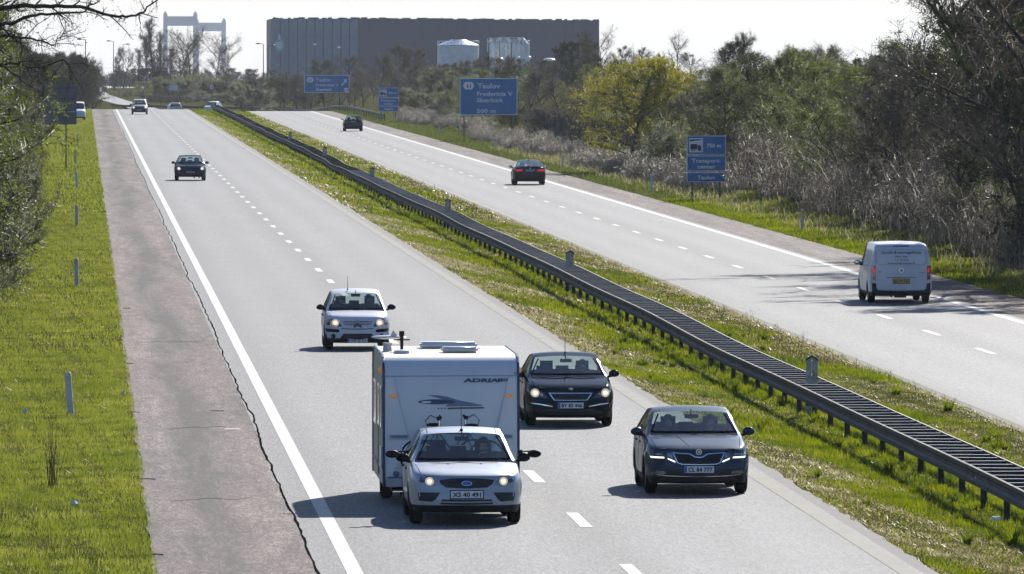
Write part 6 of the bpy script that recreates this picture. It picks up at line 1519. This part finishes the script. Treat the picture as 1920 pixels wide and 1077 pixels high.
# left verge
lv = 'short bright green grass of the left verge'
grass('grass', -3.6, 1.10, 129, 230, 600, .09, .016, GRL, 1, lv); grass('grass', -4.2, 1.10, 230, 420, 170, .10, .03, GRL, 2, lv+' further up'); grass('grass', -5.5, 1.08, 420, 1085, 26, .14, .09, GRL, 3, lv+' in the distance')
def med(X, Y, rng):
    t_ = np.minimum(X-12.55, 19.45-X)/2.1-.12; wob = -.35*np.sin(Y*.21+2+X)-.3*np.sin(Y*.077+X*2)-.3*np.sin(X*4+Y*.39)
    return rng.random(len(X)) < np.clip(t_+wob, .10, 1)
gm_ = 'green grass of the median strip around the barrier'
grass('grass', 12.6, 19.45, 129, 230, 520, .10, .018, GR, 4, gm_, mask=med, lean=.6); grass('grass', 12.6, 19.45, 230, 420, 130, .12, .034, GR, 5, gm_+', further up', mask=med); grass('grass', 12.6, 19.45, 420, 1085, 24, .16, .10, GR, 6, gm_+', in the distance', mask=med)
def emed(X, Y, rng):
    t_ = np.minimum(X-12.55, 19.45-X)/2.2; wob = .45*np.sin(Y*.21+2+X)+.35*np.sin(Y*.077+X*2)+.35*np.sin(X*4+Y*.39)
    return rng.random(len(X)) < np.clip(1.15-t_*1.1+wob, .06, 1)
th_ = 'pale dead thatch and dry stalks along the median edges'
grass('dead_grass', 12.58, 19.48, 129, 230, 380, .05, .024, TH, 7, th_, 2.2, mask=emed); grass('dead_grass', 12.58, 19.48, 230, 420, 170, .06, .045, TH, 8, th_+', further up', 2.0, mask=emed); grass('dead_grass', 12.6, 19.45, 420, 1000, 24, .09, .10, TH, 9, th_+', in the distance', 2.0, mask=emed)
rg = 'duller green grass of the right verge'
grass('grass', 29.45, 34.5, 290, 470, 90, .15, .036, GR, 12, rg); grass('grass', 29.45, 34.5, 470, 1085, 22, .18, .09, GRD, 13, rg+' in the distance')
grass('dead_grass', 31.0, 34.5, 290, 700, 10, .35, .03, TH, 14, 'scattered dry stalks at the back of the right verge', 1.2)
grass('dead_grass', -3.6, 1.0, 129, 420, 16, .07, .02, TH, 15, 'scattered dead stalks in the left verge', 1.8)
# leafy weed tufts, tall dry stalks, litter and sticks
def tuft(X, Y, s, seed): 
    rng = np.random.default_rng(seed); n = 60; az = rng.uniform(0, 6.283, n); B = np.stack([rng.normal(0, .04*s, n), rng.normal(0, .04*s, n), np.zeros(n)], 1); h_ = rng.uniform(.1, .28, n)*s; T = B+np.stack([np.cos(az)*h_*.8, np.sin(az)*h_*.8, h_], 1); sd_ = np.stack([-np.sin(az), np.cos(az), 0*az], 1)*.012*s
    V = np.stack([B-sd_, B+sd_, T], 1).reshape(-1, 3); return np_mesh('grass_tuft', V, np.arange(n*3).reshape(-1, 3), [GR])
tm = [tuft(0, 0, 1, i) for i in range(3)]; R2 = random.Random(8)
for i in range(110):
    Yt = R2.uniform(142, 260); Xt = R2.uniform(13.2, 19); o = obj('grass_tuft', tm[i % 3], None, (Xt, Yt, gz(Xt, Yt)), R2.uniform(0, 6), R2.uniform(.5, 1.35)); tag(o, 'small dense tuft of fresh green grass standing above the median sward', 'grass tuft', 'grass tufts on the median')
def stalks(X, Y, n, h, label, nm='dry_stalks', grp=None):
    rng = np.random.default_rng(int(Y)); B = np.stack([rng.normal(0, .05, n), rng.normal(0, .25, n), np.zeros(n)], 1); hh = h*rng.uniform(.5, 1, n); T = B+np.stack([rng.normal(0, .08, n)*hh, rng.normal(0, .08, n)*hh, hh], 1); V, Fc = ribbons(B, T, .012, rng)
    s2 = rng.integers(0, n, n*4); q = B[s2]+(T-B)[s2]*rng.uniform(.3, 1, (n*4, 1)); e_ = q+rng.normal(size=q.shape)*[.05, .05, .02]+[0, 0, .10]; V2, F2 = ribbons(q, e_, .008, rng)
    o = obj(nm, np_mesh(nm, np.concatenate([V, V2]), np.concatenate([Fc, F2+len(V)]), [TWIG])); o.location = (X, Y, gz(X, Y)); tag(o, label, 'weed', grp)
stalks(PX(95, 161), 161, 26, 1.5, 'tall thin brown dead weed stalks standing in the left verge near the bottom left')
stalks(PX(1750, 154.), 154, 5, .7, 'few thin dry stalks in the median grass left of the barrier')
stalks(PX(1160, 260), 260, 8, .5, 'thin dry stalks between the barrier and the far carriageway')
for i in range(14): 
    Ys_ = 180+i*9.0+R2.uniform(-3, 3); stalks(19.1+R2.uniform(-.4, .2), Ys_, 3, .3, 'short dark dry stalks at the edge of the far carriageway', 'dry_stalks', 'dry stalks along the far carriageway edge')
LIT2 = pm('litter_white', (.62, .66, .62), .5, var=.2, scale=20)
def litter(px, py, w_, label, X=None):
    Y = 133400/(py-82.); X = PX(px, Y); m = MB(); rq = random.Random(px); 
    m.ell((0, 0, .03), (w_, w_*.8, .05), 9, 6); m.v = [(a+rq.uniform(-.02, .02), b+rq.uniform(-.02, .02), max(0, c+rq.uniform(-.015, .015))) for a, b, c in m.v]
    o = m.build('litter', LIT2); o.location = (X, Y, gz(X, Y)+.03); tag(o, label, 'litter')
litter(139, 947, .075, 'crumpled pale green white litter in the grass near the bottom left'); litter(1872, 966, .11, 'crumpled grey white litter under the barrier at the right edge'); litter(104, 588, .06, 'small white scrap in the left verge grass beside the hedge'); litter(231, 742, .035, 'tiny white scrap at the grass edge of the hard shoulder'); litter(48, 771, .05, 'tiny white scrap in the left verge near the left frame edge'); litter(1058, 325, .06, 'white scrap on the grass edge behind the dark low saloon')
for (px, py, l_, a_, lb) in ((237, 579, .2, .05, 'short dark stick on the hard shoulder edge, the upper one'), (243, 683, .16, .1, 'short dark stick on the hard shoulder edge, midway down'), (275, 900, .3, .06, 'dark stick lying half on the shoulder, near the bottom left'), (293, 1042, .2, -.1, 'dark stick at the shoulder edge at the very bottom'), (252, 774, .22, -.2, 'small dark twig at the grass edge of the shoulder')):
    Y = 133400/(py-82.); X = PX(px, Y); o = MB().tube([(-l_/2, 0, .015), (0, .03, .02), (l_/2, 0, .012)], .009, 5).build('stick', BARK); o.location = (X, Y, rz(Y)+.0); o.rotation_euler = (0, 0, a_); tag(o, lb, 'stick')

# ------------------------------------------------------------------ air
hz = MB().box((600, 4900, 18), (4600, 10200, 92)).build('haze', [])
hm = bpy.data.materials.new('haze'); hm.use_nodes = True; t = hm.node_tree
for n_ in list(t.nodes): t.nodes.remove(n_)
o_ = t.nodes.new('ShaderNodeOutputMaterial'); vo = t.nodes.new('ShaderNodeVolumePrincipled'); vo.inputs['Color'].default_value = (.82, .88, 1, 1); vo.inputs['Density'].default_value = 3.6e-5; vo.inputs['Anisotropy'].default_value = .2
t.links.new(vo.outputs[0], o_.inputs['Volume']); hz.data.materials.append(hm); tag(hz, kind='stuff')
